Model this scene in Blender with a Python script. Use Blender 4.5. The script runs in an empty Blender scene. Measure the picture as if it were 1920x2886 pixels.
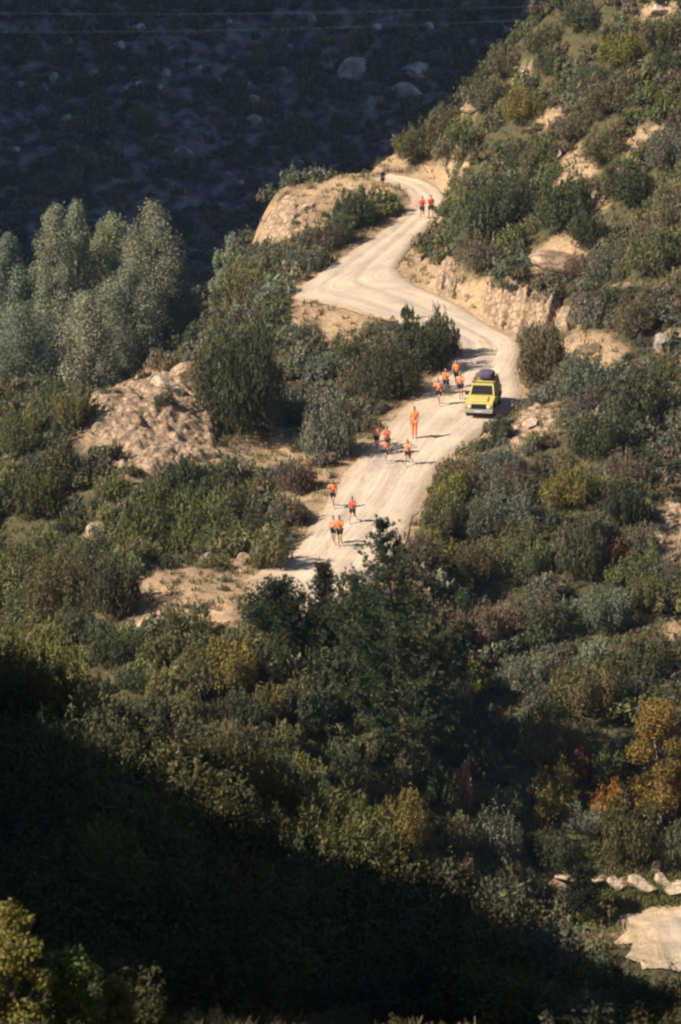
import bpy, bmesh, math, random
import numpy as np
from mathutils import Vector, Matrix

# ------------------------------------------------------------------ camera
scene = bpy.context.scene
COL = scene.collection
CAM_Z = 58.0
PITCH = math.radians(12.4623)          # looking down across the valley
FPX = 13440.0                           # focal length in photo pixels (1920 x 2886)
cam_d = bpy.data.cameras.new("camera")
cam = bpy.data.objects.new("camera", cam_d)
COL.objects.link(cam)
cam.location = (0, 0, CAM_Z)
cam.rotation_euler = (math.radians(90) - PITCH, 0, 0)
cam_d.sensor_fit = 'VERTICAL'
cam_d.sensor_height = 36.0
cam_d.sensor_width = 24.0
cam_d.lens = FPX / 2886 * 36.0
cam_d.clip_start = 1.0
cam_d.clip_end = 4000.0
cam_d.dof.use_dof = True
cam_d.dof.focus_distance = 300.0
cam_d.dof.aperture_fstop = 2.0
scene.camera = cam

# ------------------------------------------------------------------ light
SUN_EL = math.radians(39.0)
SUN_AZ_BACK = math.radians(20.0)         # from the left, a little behind the camera
sun_dir = Vector((-math.cos(SUN_EL) * math.cos(SUN_AZ_BACK), -math.cos(SUN_EL) * math.sin(SUN_AZ_BACK), math.sin(SUN_EL)))
world = bpy.data.worlds.new("World")
scene.world = world
world.use_nodes = True
wn = world.node_tree.nodes
bg = wn["Background"]
sky = wn.new("ShaderNodeTexSky")
sky.sky_type = 'NISHITA'
sky.sun_disc = False
sky.sun_elevation = SUN_EL
sky.sun_rotation = math.radians(270.0) - SUN_AZ_BACK
sky.air_density = 1.0
sky.dust_density = 0.4
world.node_tree.links.new(sky.outputs[0], bg.inputs[0])
bg.inputs[1].default_value = 0.05
sun_d = bpy.data.lights.new("sun", 'SUN')
sun_d.energy = 5.0
sun_d.angle = math.radians(0.5)
sun_d.color = (1.0, 0.88, 0.73)
sun = bpy.data.objects.new("sun", sun_d)
COL.objects.link(sun)
sun.rotation_euler = sun_dir.to_track_quat('Z', 'Y').to_euler()
sun.location = (-100, -50, 200)
scene.view_settings.view_transform = 'Standard'
scene.view_settings.look = 'None'
scene.view_settings.gamma = 1.0
scene.view_settings.exposure = 1.05
scene.cycles.max_bounces = 4
scene.cycles.diffuse_bounces = 2
scene.cycles.glossy_bounces = 2
scene.cycles.transmission_bounces = 3
scene.cycles.transparent_max_bounces = 4
scene.cycles.filter_width = 2.4

# ------------------------------------------------------------------ picture <-> place
SP, CP = math.sin(PITCH), math.cos(PITCH)
def ray(px, py):
    u = (np.asarray(px, float) - 960.0) / FPX
    v = (1443.0 - np.asarray(py, float)) / FPX
    return u, CP + v * SP, -SP + v * CP
def P(px, py, y):
    dx, dy, dz = ray(px, py)
    t = y / dy
    return dx * t, y, CAM_Z + dz * t
def proj(x, y, z):
    zc = z - CAM_Z
    dep = y * CP - zc * SP
    dep = np.where(np.abs(dep) < 1e-3, 1e-3, dep)
    return 960 + FPX * x / dep, 1443 - FPX * (y * SP + zc * CP) / dep
RS = 0.105                               # the road lies on one gently climbing slope
def road_pt(px, py):
    dx, dy, dz = ray(px, py)
    # z = RS*(y-300)
    t = (CAM_Z + RS * 300) / (RS * dy - dz)
    return dx * t, dy * t, RS * (dy * t - 300)

# value noise -------------------------------------------------------
def _hash(ix, iy, s):
    n = (ix * 374761393 + iy * 668265263 + s * 974711) & 0x7fffffff
    n = ((n ^ (n >> 13)) * 1274126177) & 0x7fffffff
    n = (n ^ (n >> 16)) & 0xffff
    return n / 65535.0
def vnoise(x, y, s=0):
    x = np.asarray(x, float); y = np.asarray(y, float)
    ix = np.floor(x).astype(np.int64); iy = np.floor(y).astype(np.int64)
    fx = x - ix; fy = y - iy
    fx = fx * fx * (3 - 2 * fx); fy = fy * fy * (3 - 2 * fy)
    a = _hash(ix, iy, s); b = _hash(ix + 1, iy, s); c = _hash(ix, iy + 1, s); d = _hash(ix + 1, iy + 1, s)
    return (a * (1 - fx) + b * fx) * (1 - fy) + (c * (1 - fx) + d * fx) * fy - 0.5
def fbm(x, y, s=0, o=4):
    r = 0.0; a = 1.0
    for k in range(o):
        r = r + a * vnoise(x * 2 ** k, y * 2 ** k, s + k * 17)
        a *= 0.5
    return r
def sstep(a, b, x):
    t = np.clip((np.asarray(x, float) - a) / (b - a), 0, 1)
    return t * t * (3 - 2 * t)

# ------------------------------------------------------------------ road outline (left and right edges, photo pixels)
RL = [(690,1632),(740,1606),(822,1560),(880,1480),(935,1395),(990,1310),(1075,1215),(1180,1110),(1250,1030),(1275,972),(1215,935),(1100,905),(960,865),(830,835),(885,780),(985,712),(1070,655),(1135,600),(1160,560),(1115,522),(1050,505)]
RR = [(740,1800),(850,1765),(1010,1690),(1110,1580),(1180,1430),(1245,1310),(1365,1215),(1462,1135),(1462,1040),(1468,965),(1400,925),(1290,855),(1170,800),(1125,765),(1130,735),(1165,690),(1212,640),(1248,598),(1262,555),(1215,512),(1110,487)]
def _smooth(pts, n=4):
    pts = np.array(pts, float); out = []
    for i in range(len(pts) - 1):
        p0 = pts[max(i-1,0)]; p1 = pts[i]; p2 = pts[i+1]; p3 = pts[min(i+2,len(pts)-1)]
        for k in range(n):
            t = k / n
            out.append(0.5*((2*p1)+(-p0+p2)*t+(2*p0-5*p1+4*p2-p3)*t*t+(-p0+3*p1-3*p2+p3)*t**3))
    out.append(pts[-1]); return np.array(out)
RLw = np.array([road_pt(*p)[:2] for p in _smooth(RL)])
RRw = np.array([road_pt(*p)[:2] for p in _smooth(RR)])
ROAD_POLY = np.concatenate([RLw, RRw[::-1]])
def poly_sd(x, y, poly):
    """signed distance to a polygon in plan, negative inside"""
    x = np.asarray(x, float); y = np.asarray(y, float)
    d = np.full(x.shape, 1e9); ins = np.zeros(x.shape, bool)
    n = len(poly)
    for i in range(n):
        ax, ay = poly[i]; bx, by = poly[(i + 1) % n]
        ex, ey = bx - ax, by - ay
        L = ex * ex + ey * ey + 1e-12
        t = np.clip(((x - ax) * ex + (y - ay) * ey) / L, 0, 1)
        d = np.minimum(d, (x - ax - t * ex) ** 2 + (y - ay - t * ey) ** 2)
        if ay != by:
            c = ((ay > y) != (by > y)) & (x < (bx - ax) * (y - ay) / (by - ay) + ax)
            ins ^= c
    d = np.sqrt(d)
    return np.where(ins, -d, d)

# ------------------------------------------------------------------ terrain
CTRL = [
 # hillside above the road
 (1260,655,334.5),(1290,755,321),(1420,800,315),(1600,830,311.5),(1700,780,315),
 (1300,600,336),(1300,450,341),(1215,345,350),(1300,290,350),(1090,440,357),(1400,220,349),(1500,140,347),(1640,30,344),(1700,-60,343),
 (1500,600,327),(1500,400,336),(1500,750,317),(1700,600,321),(1700,400,329),(1700,200,337),(1700,50,342),
 (1900,600,315),(1900,400,324),(1900,200,332),(1900,0,339),(1900,-150,344),(2300,400,318),(2300,0,333),
 (1900,850,304),(1750,1000,299.5),(1900,1100,294),(2300,1000,292),
 (1560,1000,302),(1560,1150,291),(1650,1300,282),(1900,1350,280),
 # slope below the road
 (1300,1400,278),(1400,1500,273),(1350,1700,266),(1350,2000,257),(1350,2300,249.5),(1600,1500,272),(1600,1800,263),(1600,2100,255),(1600,2400,249.5),
 (1900,1600,268),(1900,1900,261),(1900,2200,254),(1900,2430,249.5),(2300,1600,266),(2300,2200,252),
 (1500,2520,247.8),(1700,2520,247.8),(1900,2520,247.8),(1700,2700,236.4),(1950,2700,236.4),(1900,2610,242),(2300,2600,242),
 (1000,1800,256),(1000,2000,251),(1000,2300,244.5),(800,1900,251.3),(700,2100,245),(600,1900,250.4),
 # west of the road: bank, outcrop knob, terrace edge
 (800,1350,281.5),(700,1450,276),(600,1510,273),(450,1500,275),(700,1250,289),(850,1150,297),
 (560,1030,298),(430,1060,295),(280,1150,288),(235,1230,284.5),(260,1330,281),(450,1330,281),(600,1250,286),(620,1120,293),(450,1200,286.5),
 (200,1500,277),(100,1600,274),(50,1800,262),(350,1450,276.5),(420,1870,251),(300,1930,250),
 (100,1250,312),(100,1100,334),(20,1400,302),(-250,1300,318),(380,1605,264),(440,1805,254),(620,1590,265.5),(620,1795,253),
 (900,950,314),(750,900,318),(700,1000,309),
 # spur beside the upper road
 (1000,600,346),(850,560,352),(770,560,354),(740,680,344),(800,740,334),(780,880,319),(720,770,335),(900,525,356),(1040,490,357),
]
WORLD_PTS = [(-12,304,-2.5),(-12,318,-6.5),(-10,328,-5),(-9.5,340,-5.5),(-9,352,-6),(-15,335,-9),(-15,350,-11),(-24,345,-11.5),(-24,325,-9),(-34,340,-11),(-34,360,-12),(-20,365,-12.5),(-8,365,-11),(-2,376,-5),(6,392,-9),(-12,372,-9),(20,372,11),(10,372,5),(-40,380,-12),(-20,400,-13.5),(0,420,-15),(20,415,-8),(45,400,6),(60,370,25),
 (-60,445,-16),(-25,440,-17.5),(0,440,-18),(60,440,-8),(-60,470,-8),(-30,470,-10),(0,470,-10),(60,470,0),(0,500,4),(60,505,14),(-60,505,6),(0,560,40),(80,560,50),(-80,560,42),(0,640,80),(100,640,90),(-100,640,80),
 (-15,205,-6),(0,207,-13),(12,205,-16),(20,225,-18),(-30,235,-8),(45,215,-16),(-45,300,-8),(-60,350,-10),(-50,250,-6),(60,300,14),(60,250,-8),
 (0,0,55),(0,50,36),(-60,50,42),(60,50,36),(0,80,27),(-60,100,34),(60,100,26),(0,-80,80),(-100,-80,80),(100,-80,80),(0,25,46)]
FG = [(100,2030,174),(500,2400,163),(900,2590,156),(1300,2720,150),(1700,2870,144),(1980,3010,140),(100,2500,137),(600,2650,137),(1200,2800,133),(1800,2900,128),(100,2900,112),(960,2980,109),(1900,3050,110)]
pts = []
for p in CTRL + FG: pts.append(P(*p))
for a in (RL, RR):
    for p in a: pts.append(road_pt(*p))
for p in [(1000,1500),(1100,1350),(1250,1180),(1380,1080),(1000,800),(1080,850),(1100,680),(500,1690),(720,1680),(920,1620)]: pts.append(road_pt(*p))
pts += WORLD_PTS
pts = np.array(pts, float)
SC = 50.0
def tps_fit(p, lam=2e-4):
    n = len(p); X = p[:, :2] / SC
    d2 = ((X[:, None] - X[None]) ** 2).sum(-1)
    K = 0.5 * d2 * np.log(d2 + 1e-12) + lam * np.eye(n)
    Q = np.concatenate([np.ones((n, 1)), X], 1)
    A = np.block([[K, Q], [Q.T, np.zeros((3, 3))]])
    return X, np.linalg.solve(A, np.concatenate([p[:, 2], np.zeros(3)]))
TX, TW = tps_fit(pts)
def tps(x, y):
    sh = np.shape(x); q = np.stack([np.ravel(x), np.ravel(y)], 1) / SC
    out = np.empty(len(q))
    for i in range(0, len(q), 20000):
        b = q[i:i+20000]
        d2 = ((b[:, None] - TX[None]) ** 2).sum(-1)
        out[i:i+20000] = (0.5 * d2 * np.log(d2 + 1e-12)) @ TW[:-3] + TW[-3] + b @ TW[-2:]
    return out.reshape(sh)
ROAD_BB = (ROAD_POLY[:, 0].min() - 4, ROAD_POLY[:, 0].max() + 4, ROAD_POLY[:, 1].min() - 4, ROAD_POLY[:, 1].max() + 4)
def road_sd(x, y):
    x = np.asarray(x, float); y = np.asarray(y, float)
    out = np.full(x.shape, 50.0)
    m = (x > ROAD_BB[0]) & (x < ROAD_BB[1]) & (y > ROAD_BB[2]) & (y < ROAD_BB[3])
    if m.any(): out[m] = poly_sd(x[m], y[m], ROAD_POLY)
    return out
def shade_hills(x, y):
    """unseen hills added out of the frame, shaped to put the far slope and the near spur in shade"""
    a = 235 * np.exp(-0.5 * ((x + 122) / 24) ** 2) * sstep(358, 398, y) * (1 - sstep(900, 1100, y))
    w = y - 0.364 * (x + 84)                  # crest profile followed along the sun's direction
    crest = np.interp(w, [-260, -140, 77, 79.5, 83.5, 86, 96, 106, 116, 126, 132, 144, 152, 166, 192], [0, 170, 165, 54, 54, 140, 150, 103, 92.5, 84.5, 80.5, 77.5, 68, 24, 0])  # heights set for the shadow's edge, with a gap that lights the corner bushes
    crest = crest + 12.0 * vnoise(w * .22, 0 * w, 5) * sstep(60, 100, w) * (1 - sstep(150, 170, w))
    g = np.exp(-0.5 * ((x + 84) / 19) ** 2) * sstep(-260, -200, y) * (1 - sstep(190, 225, w))
    c = 120 * np.exp(-0.5 * ((x - 84) / 19) ** 2) * (1 - sstep(150, 215, y)) * sstep(-220, -120, y)  # added hill on the other side, cuts sky light on the near spur
    return a + c, g, crest
def H(x, y):
    x = np.asarray(x, float); y = np.asarray(y, float)
    # the spline is trusted near the view; past it the ground levels towards broad hills
    xc = np.clip(x, -110, 110); yc = np.clip(y, -90, 650)
    z = tps(xc, yc)
    z = z + 0.35 * np.maximum(0, y - 650) * (y < 2000)
    sd = road_sd(x, y)
    k = sstep(-0.2, 2.0, sd)
    z = RS * (y - 300) * (1 - k) + z * k
    rough = 0.55 * fbm(x * 0.35, y * 0.35, 3, 4) + 0.18 * fbm(x * 1.5, y * 1.5, 9, 3)
    far = sstep(430, 470, y)
    rough = rough * (1 + 1.5 * far)
    z = z + rough * (0.06 + 0.94 * sstep(0.0, 2.5, sd))
    add, g, crest = shade_hills(x, y)
    return z * (1 - g) + crest * g + add
def G(px, py, y0=95.0, y1=620.0):
    """first ground point seen at a photo pixel"""
    dx, dy, dz = ray(px, py)
    ys = np.arange(y0, y1, 0.5)
    t = ys / dy
    d = CAM_Z + dz * t - HQ(dx * t, ys)
    i = np.nonzero(d < 0)[0]
    if len(i) == 0: return None
    i = i[0]
    if i == 0: y = ys[0]
    else: y = ys[i-1] + 0.5 * d[i-1] / (d[i-1] - d[i])
    t = y / dy
    return float(dx * t), float(y), float(CAM_Z + dz * t)

# bare patches of sand and rock: photo pixel ellipse, tilt, y range, strength
BARE = [(1540,335,58,26,0,300,380,.9),(1475,215,30,26,0,300,380,.9),(1330,310,40,16,-30,300,380,.9),(1630,470,95,48,-25,300,360,1),(1805,400,95,38,-35,300,360,1),
 (1570,425,16,24,0,300,360,.8),(1680,570,50,32,0,300,360,.8),(1860,30,60,30,-20,300,380,.9),(1220,492,100,40,-15,325,365,1),(1400,862,190,62,22,300,330,1),(1210,760,70,60,35,310,345,1),
 (1540,895,150,50,8,295,330,1),(1575,725,120,50,-25,300,335,1),(900,600,190,90,-33,325,362,.75),(790,650,75,80,-40,325,362,1),(960,515,120,26,-15,335,365,1),(1080,490,90,55,-20,335,366,1),
 (930,930,130,85,12,295,327,1),(850,860,60,40,0,300,335,1),(1660,985,100,54,10,285,320,1),(1880,960,60,60,0,280,320,.7),(1510,1190,80,50,-20,280,300,1),(1400,1300,90,40,-35,275,295,.9),
 (420,1200,215,160,-15,272,302,1),(740,1270,190,62,-12,275,300,1),(870,1380,80,60,-40,270,300,.75),(520,1690,240,115,0,250,276,1),(420,1780,70,40,0,250,270,.9),
 (1890,1560,70,170,15,255,285,.85),(1910,1800,40,60,0,250,275,.9),(1400,1715,25,20,0,255,275,.9),(1990,2615,260,70,0,225,262,1),(1720,2470,260,28,0,240,258,1),(255,1490,25,25,0,265,285,.8),
 (1020,870,60,40,0,305,325,.8)]
def bare(x, y, z=None):
    x = np.asarray(x, float); y = np.asarray(y, float)
    if z is None: z = H(x, y)
    px, py = proj(x, y, z)
    n = fbm(x * 0.9, y * 0.9, 41, 4)
    b = np.zeros(x.shape)
    for cx, cy, rx, ry, an, ya, yb, st in BARE:
        a = math.radians(an); c, s = math.cos(a), math.sin(a)
        u = ((px - cx) * c + (py - cy) * s) / rx; v = (-(px - cx) * s + (py - cy) * c) / ry
        r = np.sqrt(u * u + v * v) + 0.7 * n
        b = np.maximum(b, st * (1 - sstep(0.7, 1.15, r)) * ((y > ya) & (y < yb)))
    sd = road_sd(x, y)
    b = np.maximum(b, 1 - sstep(0.2, 1.1, sd + 0.8 * n))
    return b

# ------------------------------------------------------------------ materials
def new_mat(name):
    m = bpy.data.materials.new(name); m.use_nodes = True
    nt = m.node_tree
    return m, nt, nt.nodes["Principled BSDF"]
def N(nt, t, **kw):
    n = nt.nodes.new(t)
    for k, v in kw.items():
        if k.startswith('i_'): n.inputs[k[2:].replace('_', ' ')].default_value = v
        else: setattr(n, k, v)
    return n
def simple_mat(name, col, rough=0.7, metal=0.0, var=0.15, scale=8.0, bump=0.0, spec=0.3):
    m, nt, b = new_mat(name)
    tc = N(nt, "ShaderNodeTexCoord")
    no = N(nt, "ShaderNodeTexNoise", i_Scale=scale, i_Detail=5.0)
    nt.links.new(tc.outputs["Object"], no.inputs["Vector"])
    mr = N(nt, "ShaderNodeMapRange"); mr.inputs["From Min"].default_value = .3; mr.inputs["From Max"].default_value = .7
    mr.inputs["To Min"].default_value = 1 - var; mr.inputs["To Max"].default_value = 1 + var
    nt.links.new(no.outputs["Fac"], mr.inputs["Value"])
    mx = N(nt, "ShaderNodeVectorMath", operation='SCALE'); mx.inputs[0].default_value = col[:3]
    nt.links.new(mr.outputs[0], mx.inputs["Scale"])
    nt.links.new(mx.outputs[0], b.inputs["Base Color"])
    b.inputs["Roughness"].default_value = rough; b.inputs["Metallic"].default_value = metal
    b.inputs["Specular IOR Level"].default_value = spec
    if bump:
        bp = N(nt, "ShaderNodeBump", i_Strength=bump, i_Distance=0.05)
        nt.links.new(no.outputs["Fac"], bp.inputs["Height"]); nt.links.new(bp.outputs[0], b.inputs["Normal"])
    return m
def ground_mat():
    m, nt, b = new_mat("hillside soil")
    L = nt.links.new
    tc = N(nt, "ShaderNodeTexCoord")
    at = N(nt, "ShaderNodeAttribute", attribute_name="bare")
    fa = N(nt, "ShaderNodeAttribute", attribute_name="far_rock")
    n1 = N(nt, "ShaderNodeTexNoise", i_Scale=0.6, i_Detail=8.0, i_Roughness=0.65)
    n2 = N(nt, "ShaderNodeTexNoise", i_Scale=3.5, i_Detail=6.0, i_Roughness=0.7)
    for n in (n1, n2): L(tc.outputs["Object"], n.inputs["Vector"])
    sand = N(nt, "ShaderNodeValToRGB")
    e = sand.color_ramp.elements
    e[0].position = .3; e[0].color = (.20, .135, .08, 1); e[1].position = .62; e[1].color = (.46, .33, .21, 1)
    x = e.new(.46); x.color = (.37, .26, .16, 1)
    L(n2.outputs["Fac"], sand.inputs[0])
    soil = N(nt, "ShaderNodeValToRGB")
    e = soil.color_ramp.elements
    e[0].position = .35; e[0].color = (.045, .043, .02, 1); e[1].position = .7; e[1].color = (.125, .105, .055, 1)
    L(n2.outputs["Fac"], soil.inputs[0])
    tint = N(nt, "ShaderNodeMix", data_type='RGBA', blend_type='MULTIPLY'); tint.inputs[0].default_value = 1.0
    tr = N(nt, "ShaderNodeValToRGB"); e = tr.color_ramp.elements
    e[0].position = .35; e[0].color = (.72, .72, .70, 1); e[1].position = .65; e[1].color = (1.1, 1.05, 1.0, 1)
    L(n1.outputs["Fac"], tr.inputs[0]); L(sand.outputs[0], tint.inputs[6]); L(tr.outputs[0], tint.inputs[7])
    mx = N(nt, "ShaderNodeMix", data_type='RGBA')
    L(at.outputs["Fac"], mx.inputs[0]); L(soil.outputs[0], mx.inputs[6]); L(tint.outputs[2], mx.inputs[7])
    # grey limestone showing between the scrub on the far slope
    fr = N(nt, "ShaderNodeValToRGB"); e = fr.color_ramp.elements
    e[0].position = .42; e[0].color = (.04, .045, .04, 1); e[1].position = .66; e[1].color = (.27, .26, .25, 1)
    L(n1.outputs["Fac"], fr.inputs[0])
    mf = N(nt, "ShaderNodeMix", data_type='RGBA')
    L(fa.outputs["Fac"], mf.inputs[0]); L(mx.outputs[2], mf.inputs[6]); L(fr.outputs[0], mf.inputs[7])
    L(mf.outputs[2], b.inputs["Base Color"])
    b.inputs["Roughness"].default_value = .95; b.inputs["Specular IOR Level"].default_value = .1
    bp = N(nt, "ShaderNodeBump", i_Strength=.7, i_Distance=.25)
    ad = N(nt, "ShaderNodeMath", operation='ADD'); L(n1.outputs["Fac"], ad.inputs[0]); L(n2.outputs["Fac"], ad.inputs[1])
    L(ad.outputs[0], bp.inputs["Height"]); L(bp.outputs[0], b.inputs["Normal"])
    return m
def road_mat(name, base, rut=True):
    m, nt, b = new_mat(name); L = nt.links.new
    tc = N(nt, "ShaderNodeTexCoord"); uv = N(nt, "ShaderNodeUVMap", uv_map="along")
    n2 = N(nt, "ShaderNodeTexNoise", i_Scale=2.2, i_Detail=8.0, i_Roughness=.65)
    n3 = N(nt, "ShaderNodeTexNoise", i_Scale=0.35, i_Detail=4.0)
    L(tc.outputs["Object"], n2.inputs["Vector"]); L(tc.outputs["Object"], n3.inputs["Vector"])
    mp = N(nt, "ShaderNodeMapping"); mp.inputs["Scale"].default_value = (14.0, 0.22, 1)
    L(uv.outputs[0], mp.inputs[0])
    n4 = N(nt, "ShaderNodeTexNoise", i_Scale=1.0, i_Detail=6.0, i_Distortion=1.2)
    L(mp.outputs[0], n4.inputs["Vector"])
    cr = N(nt, "ShaderNodeValToRGB"); e = cr.color_ramp.elements
    e[0].position = .33; e[0].color = tuple(c * .68 for c in base) + (1,)
    e[1].position = .56; e[1].color = tuple(base) + (1,)
    md = N(nt, "ShaderNodeMix", data_type='FLOAT'); md.inputs[0].default_value = .5
    L(n2.outputs["Fac"], md.inputs[2]); L(n4.outputs["Fac"], md.inputs[3]); L(md.outputs[0], cr.inputs[0])
    tr = N(nt, "ShaderNodeValToRGB"); e = tr.color_ramp.elements
    e[0].position = .35; e[0].color = (.82, .82, .84, 1); e[1].position = .65; e[1].color = (1.08, 1.04, 1, 1)
    L(n3.outputs["Fac"], tr.inputs[0])
    mu = N(nt, "ShaderNodeMix", data_type='RGBA', blend_type='MULTIPLY'); mu.inputs[0].default_value = 1
    L(cr.outputs[0], mu.inputs[6]); L(tr.outputs[0], mu.inputs[7])
    # loose soil spilling over the rims
    rim = N(nt, "ShaderNodeAttribute", attribute_name="rim")
    ra = N(nt, "ShaderNodeMath", operation='ADD'); rn = N(nt, "ShaderNodeMath", operation='MULTIPLY_ADD'); rn.inputs[1].default_value = 2.2; rn.inputs[2].default_value = -1.1
    L(n2.outputs["Fac"], rn.inputs[0]); L(rim.outputs["Fac"], ra.inputs[0]); L(rn.outputs[0], ra.inputs[1]); ra.use_clamp = True
    sd = N(nt, "ShaderNodeValToRGB"); e = sd.color_ramp.elements
    e[0].position = .35; e[0].color = (.20, .15, .095, 1); e[1].position = .62; e[1].color = (.42, .31, .20, 1); L(n2.outputs["Fac"], sd.inputs[0])
    mr2 = N(nt, "ShaderNodeMix", data_type='RGBA'); L(ra.outputs[0], mr2.inputs[0]); L(mu.outputs[2], mr2.inputs[6]); L(sd.outputs[0], mr2.inputs[7])
    L(mr2.outputs[2], b.inputs["Base Color"])
    b.inputs["Roughness"].default_value = .95; b.inputs["Specular IOR Level"].default_value = .1
    bp = N(nt, "ShaderNodeBump", i_Strength=.8, i_Distance=.12)
    L(md.outputs[0], bp.inputs["Height"]); L(bp.outputs[0], b.inputs["Normal"])
    return m
def rock_mat(name, lo, hi, scale=2.0):
    m, nt, b = new_mat(name); L = nt.links.new
    tc = N(nt, "ShaderNodeTexCoord")
    n1 = N(nt, "ShaderNodeTexNoise", i_Scale=scale, i_Detail=9.0, i_Roughness=.7)
    vo = N(nt, "ShaderNodeTexVoronoi", i_Scale=scale * .8, feature='DISTANCE_TO_EDGE')
    L(tc.outputs["Object"], n1.inputs["Vector"])
    wv = N(nt, "ShaderNodeVectorMath", operation='ADD'); sc = N(nt, "ShaderNodeVectorMath", operation='SCALE'); sc.inputs["Scale"].default_value = .8
    L(n1.outputs["Color"], sc.inputs[0]); L(tc.outputs["Object"], wv.inputs[0]); L(sc.outputs[0], wv.inputs[1]); L(wv.outputs[0], vo.inputs["Vector"])
    cr = N(nt, "ShaderNodeValToRGB"); e = cr.color_ramp.elements
    e[0].position = .33; e[0].color = tuple(lo) + (1,); e[1].position = .62; e[1].color = tuple(hi) + (1,)
    L(n1.outputs["Fac"], cr.inputs[0])
    ck = N(nt, "ShaderNodeMapRange"); ck.inputs["From Max"].default_value = .12; ck.inputs["To Min"].default_value = .6
    L(vo.outputs["Distance"], ck.inputs["Value"])
    mu = N(nt, "ShaderNodeVectorMath", operation='SCALE'); L(cr.outputs[0], mu.inputs[0]); L(ck.outputs[0], mu.inputs["Scale"])
    L(mu.outputs[0], b.inputs["Base Color"])
    b.inputs["Roughness"].default_value = .92; b.inputs["Specular IOR Level"].default_value = .15
    bp = N(nt, "ShaderNodeBump", i_Strength=.9, i_Distance=.2)
    mm = N(nt, "ShaderNodeMath", operation='MULTIPLY'); L(n1.outputs["Fac"], mm.inputs[0]); L(ck.outputs[0], mm.inputs[1])
    L(mm.outputs[0], bp.inputs["Height"]); L(bp.outputs[0], b.inputs["Normal"])
    return m
def leaf_mat(name, mass=False):
    """leaf colour = the plant's own colour (object colour, or a per-plant colour in a mass) times each leaf's own tone"""
    m, nt, b = new_mat(name); L = nt.links.new
    tone = N(nt, "ShaderNodeAttribute", attribute_name="tone")
    mu = N(nt, "ShaderNodeVectorMath", operation='SCALE')
    if mass:
        c = N(nt, "ShaderNodeAttribute", attribute_name="tint"); L(c.outputs["Color"], mu.inputs[0])
    else:
        c = N(nt, "ShaderNodeObjectInfo"); L(c.outputs["Color"], mu.inputs[0])
    L(tone.outputs["Fac"], mu.inputs["Scale"])
    L(mu.outputs[0], b.inputs["Base Color"])
    b.inputs["Roughness"].default_value = .65; b.inputs["Specular IOR Level"].default_value = .2
    tl = N(nt, "ShaderNodeBsdfTranslucent"); L(mu.outputs[0], tl.inputs["Color"])
    ms = N(nt, "ShaderNodeMixShader"); ms.inputs[0].default_value = .3
    L(b.outputs[0], ms.inputs[1]); L(tl.outputs[0], ms.inputs[2])
    L(ms.outputs[0], nt.nodes["Material Output"].inputs["Surface"])
    return m
M_GROUND = ground_mat()
M_ROAD = road_mat("pale dirt", (.53, .435, .335))
M_YARD = road_mat("packed yard dirt", (.40, .34, .265))
M_LEAF = leaf_mat("leaves"); M_MASS = leaf_mat("scrub leaves", True)
M_ROCK = rock_mat("tan rock", (.22, .15, .095), (.46, .33, .22), 2.2)
M_PALE = rock_mat("pale rock", (.32, .24, .17), (.62, .49, .36), 1.2)
M_GREY = rock_mat("grey rock", (.22, .21, .21), (.58, .56, .54), .9)
M_STONE = rock_mat("dull stone", (.17, .14, .12), (.38, .33, .29), 1.2)
M_BARK = simple_mat("bark", (.10, .075, .05), .9, var=.4, scale=6, bump=.6)
M_WOOD = simple_mat("grey bark", (.20, .18, .15), .9, var=.4, scale=6, bump=.6)

# ------------------------------------------------------------------ object helpers
def tag(o, label=None, cat=None, group=None, kind=None):
    if label: o["label"] = label
    if cat: o["category"] = cat
    if group: o["group"] = group
    if kind: o["kind"] = kind
    return o
def link(name, me, parent=None):
    o = bpy.data.objects.new(name, me); COL.objects.link(o)
    if parent is not None: o.parent = parent
    return o
def empty(name, loc=(0, 0, 0)):
    o = bpy.data.objects.new(name, None); o.location = loc; o.empty_display_size = .3; COL.objects.link(o); return o
def quad_mesh(name, V, mat, tone=None, tint=None, F=None):
    """V (n*4,3): n loose quads, or F (m,4) faces over V"""
    V = np.ascontiguousarray(V, np.float32)
    if F is None: F = np.arange(len(V)).reshape(-1, 4)
    F = np.ascontiguousarray(F, np.int32); m, k = F.shape
    me = bpy.data.meshes.new(name)
    me.vertices.add(len(V)); me.vertices.foreach_set("co", V.ravel())
    me.loops.add(m * k); me.loops.foreach_set("vertex_index", F.ravel())
    me.polygons.add(m); me.polygons.foreach_set("loop_start", np.arange(0, m * k, k, dtype=np.int32))
    try: me.polygons.foreach_set("loop_total", np.full(m, k, np.int32))
    except Exception: pass
    me.update(calc_edges=True)
    if tone is not None:
        a = me.attributes.new("tone", 'FLOAT', 'FACE'); a.data.foreach_set("value", np.ascontiguousarray(tone, np.float32))
    if tint is not None:
        t4 = np.concatenate([tint, np.ones((len(tint), 1))], 1).astype(np.float32)
        a = me.attributes.new("tint", 'FLOAT_COLOR', 'FACE'); a.data.foreach_set("color", t4.ravel())
    me.materials.append(mat)
    return me
def smooth(me):
    me.polygons.foreach_set("use_smooth", np.ones(len(me.polygons), bool)); return me

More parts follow.
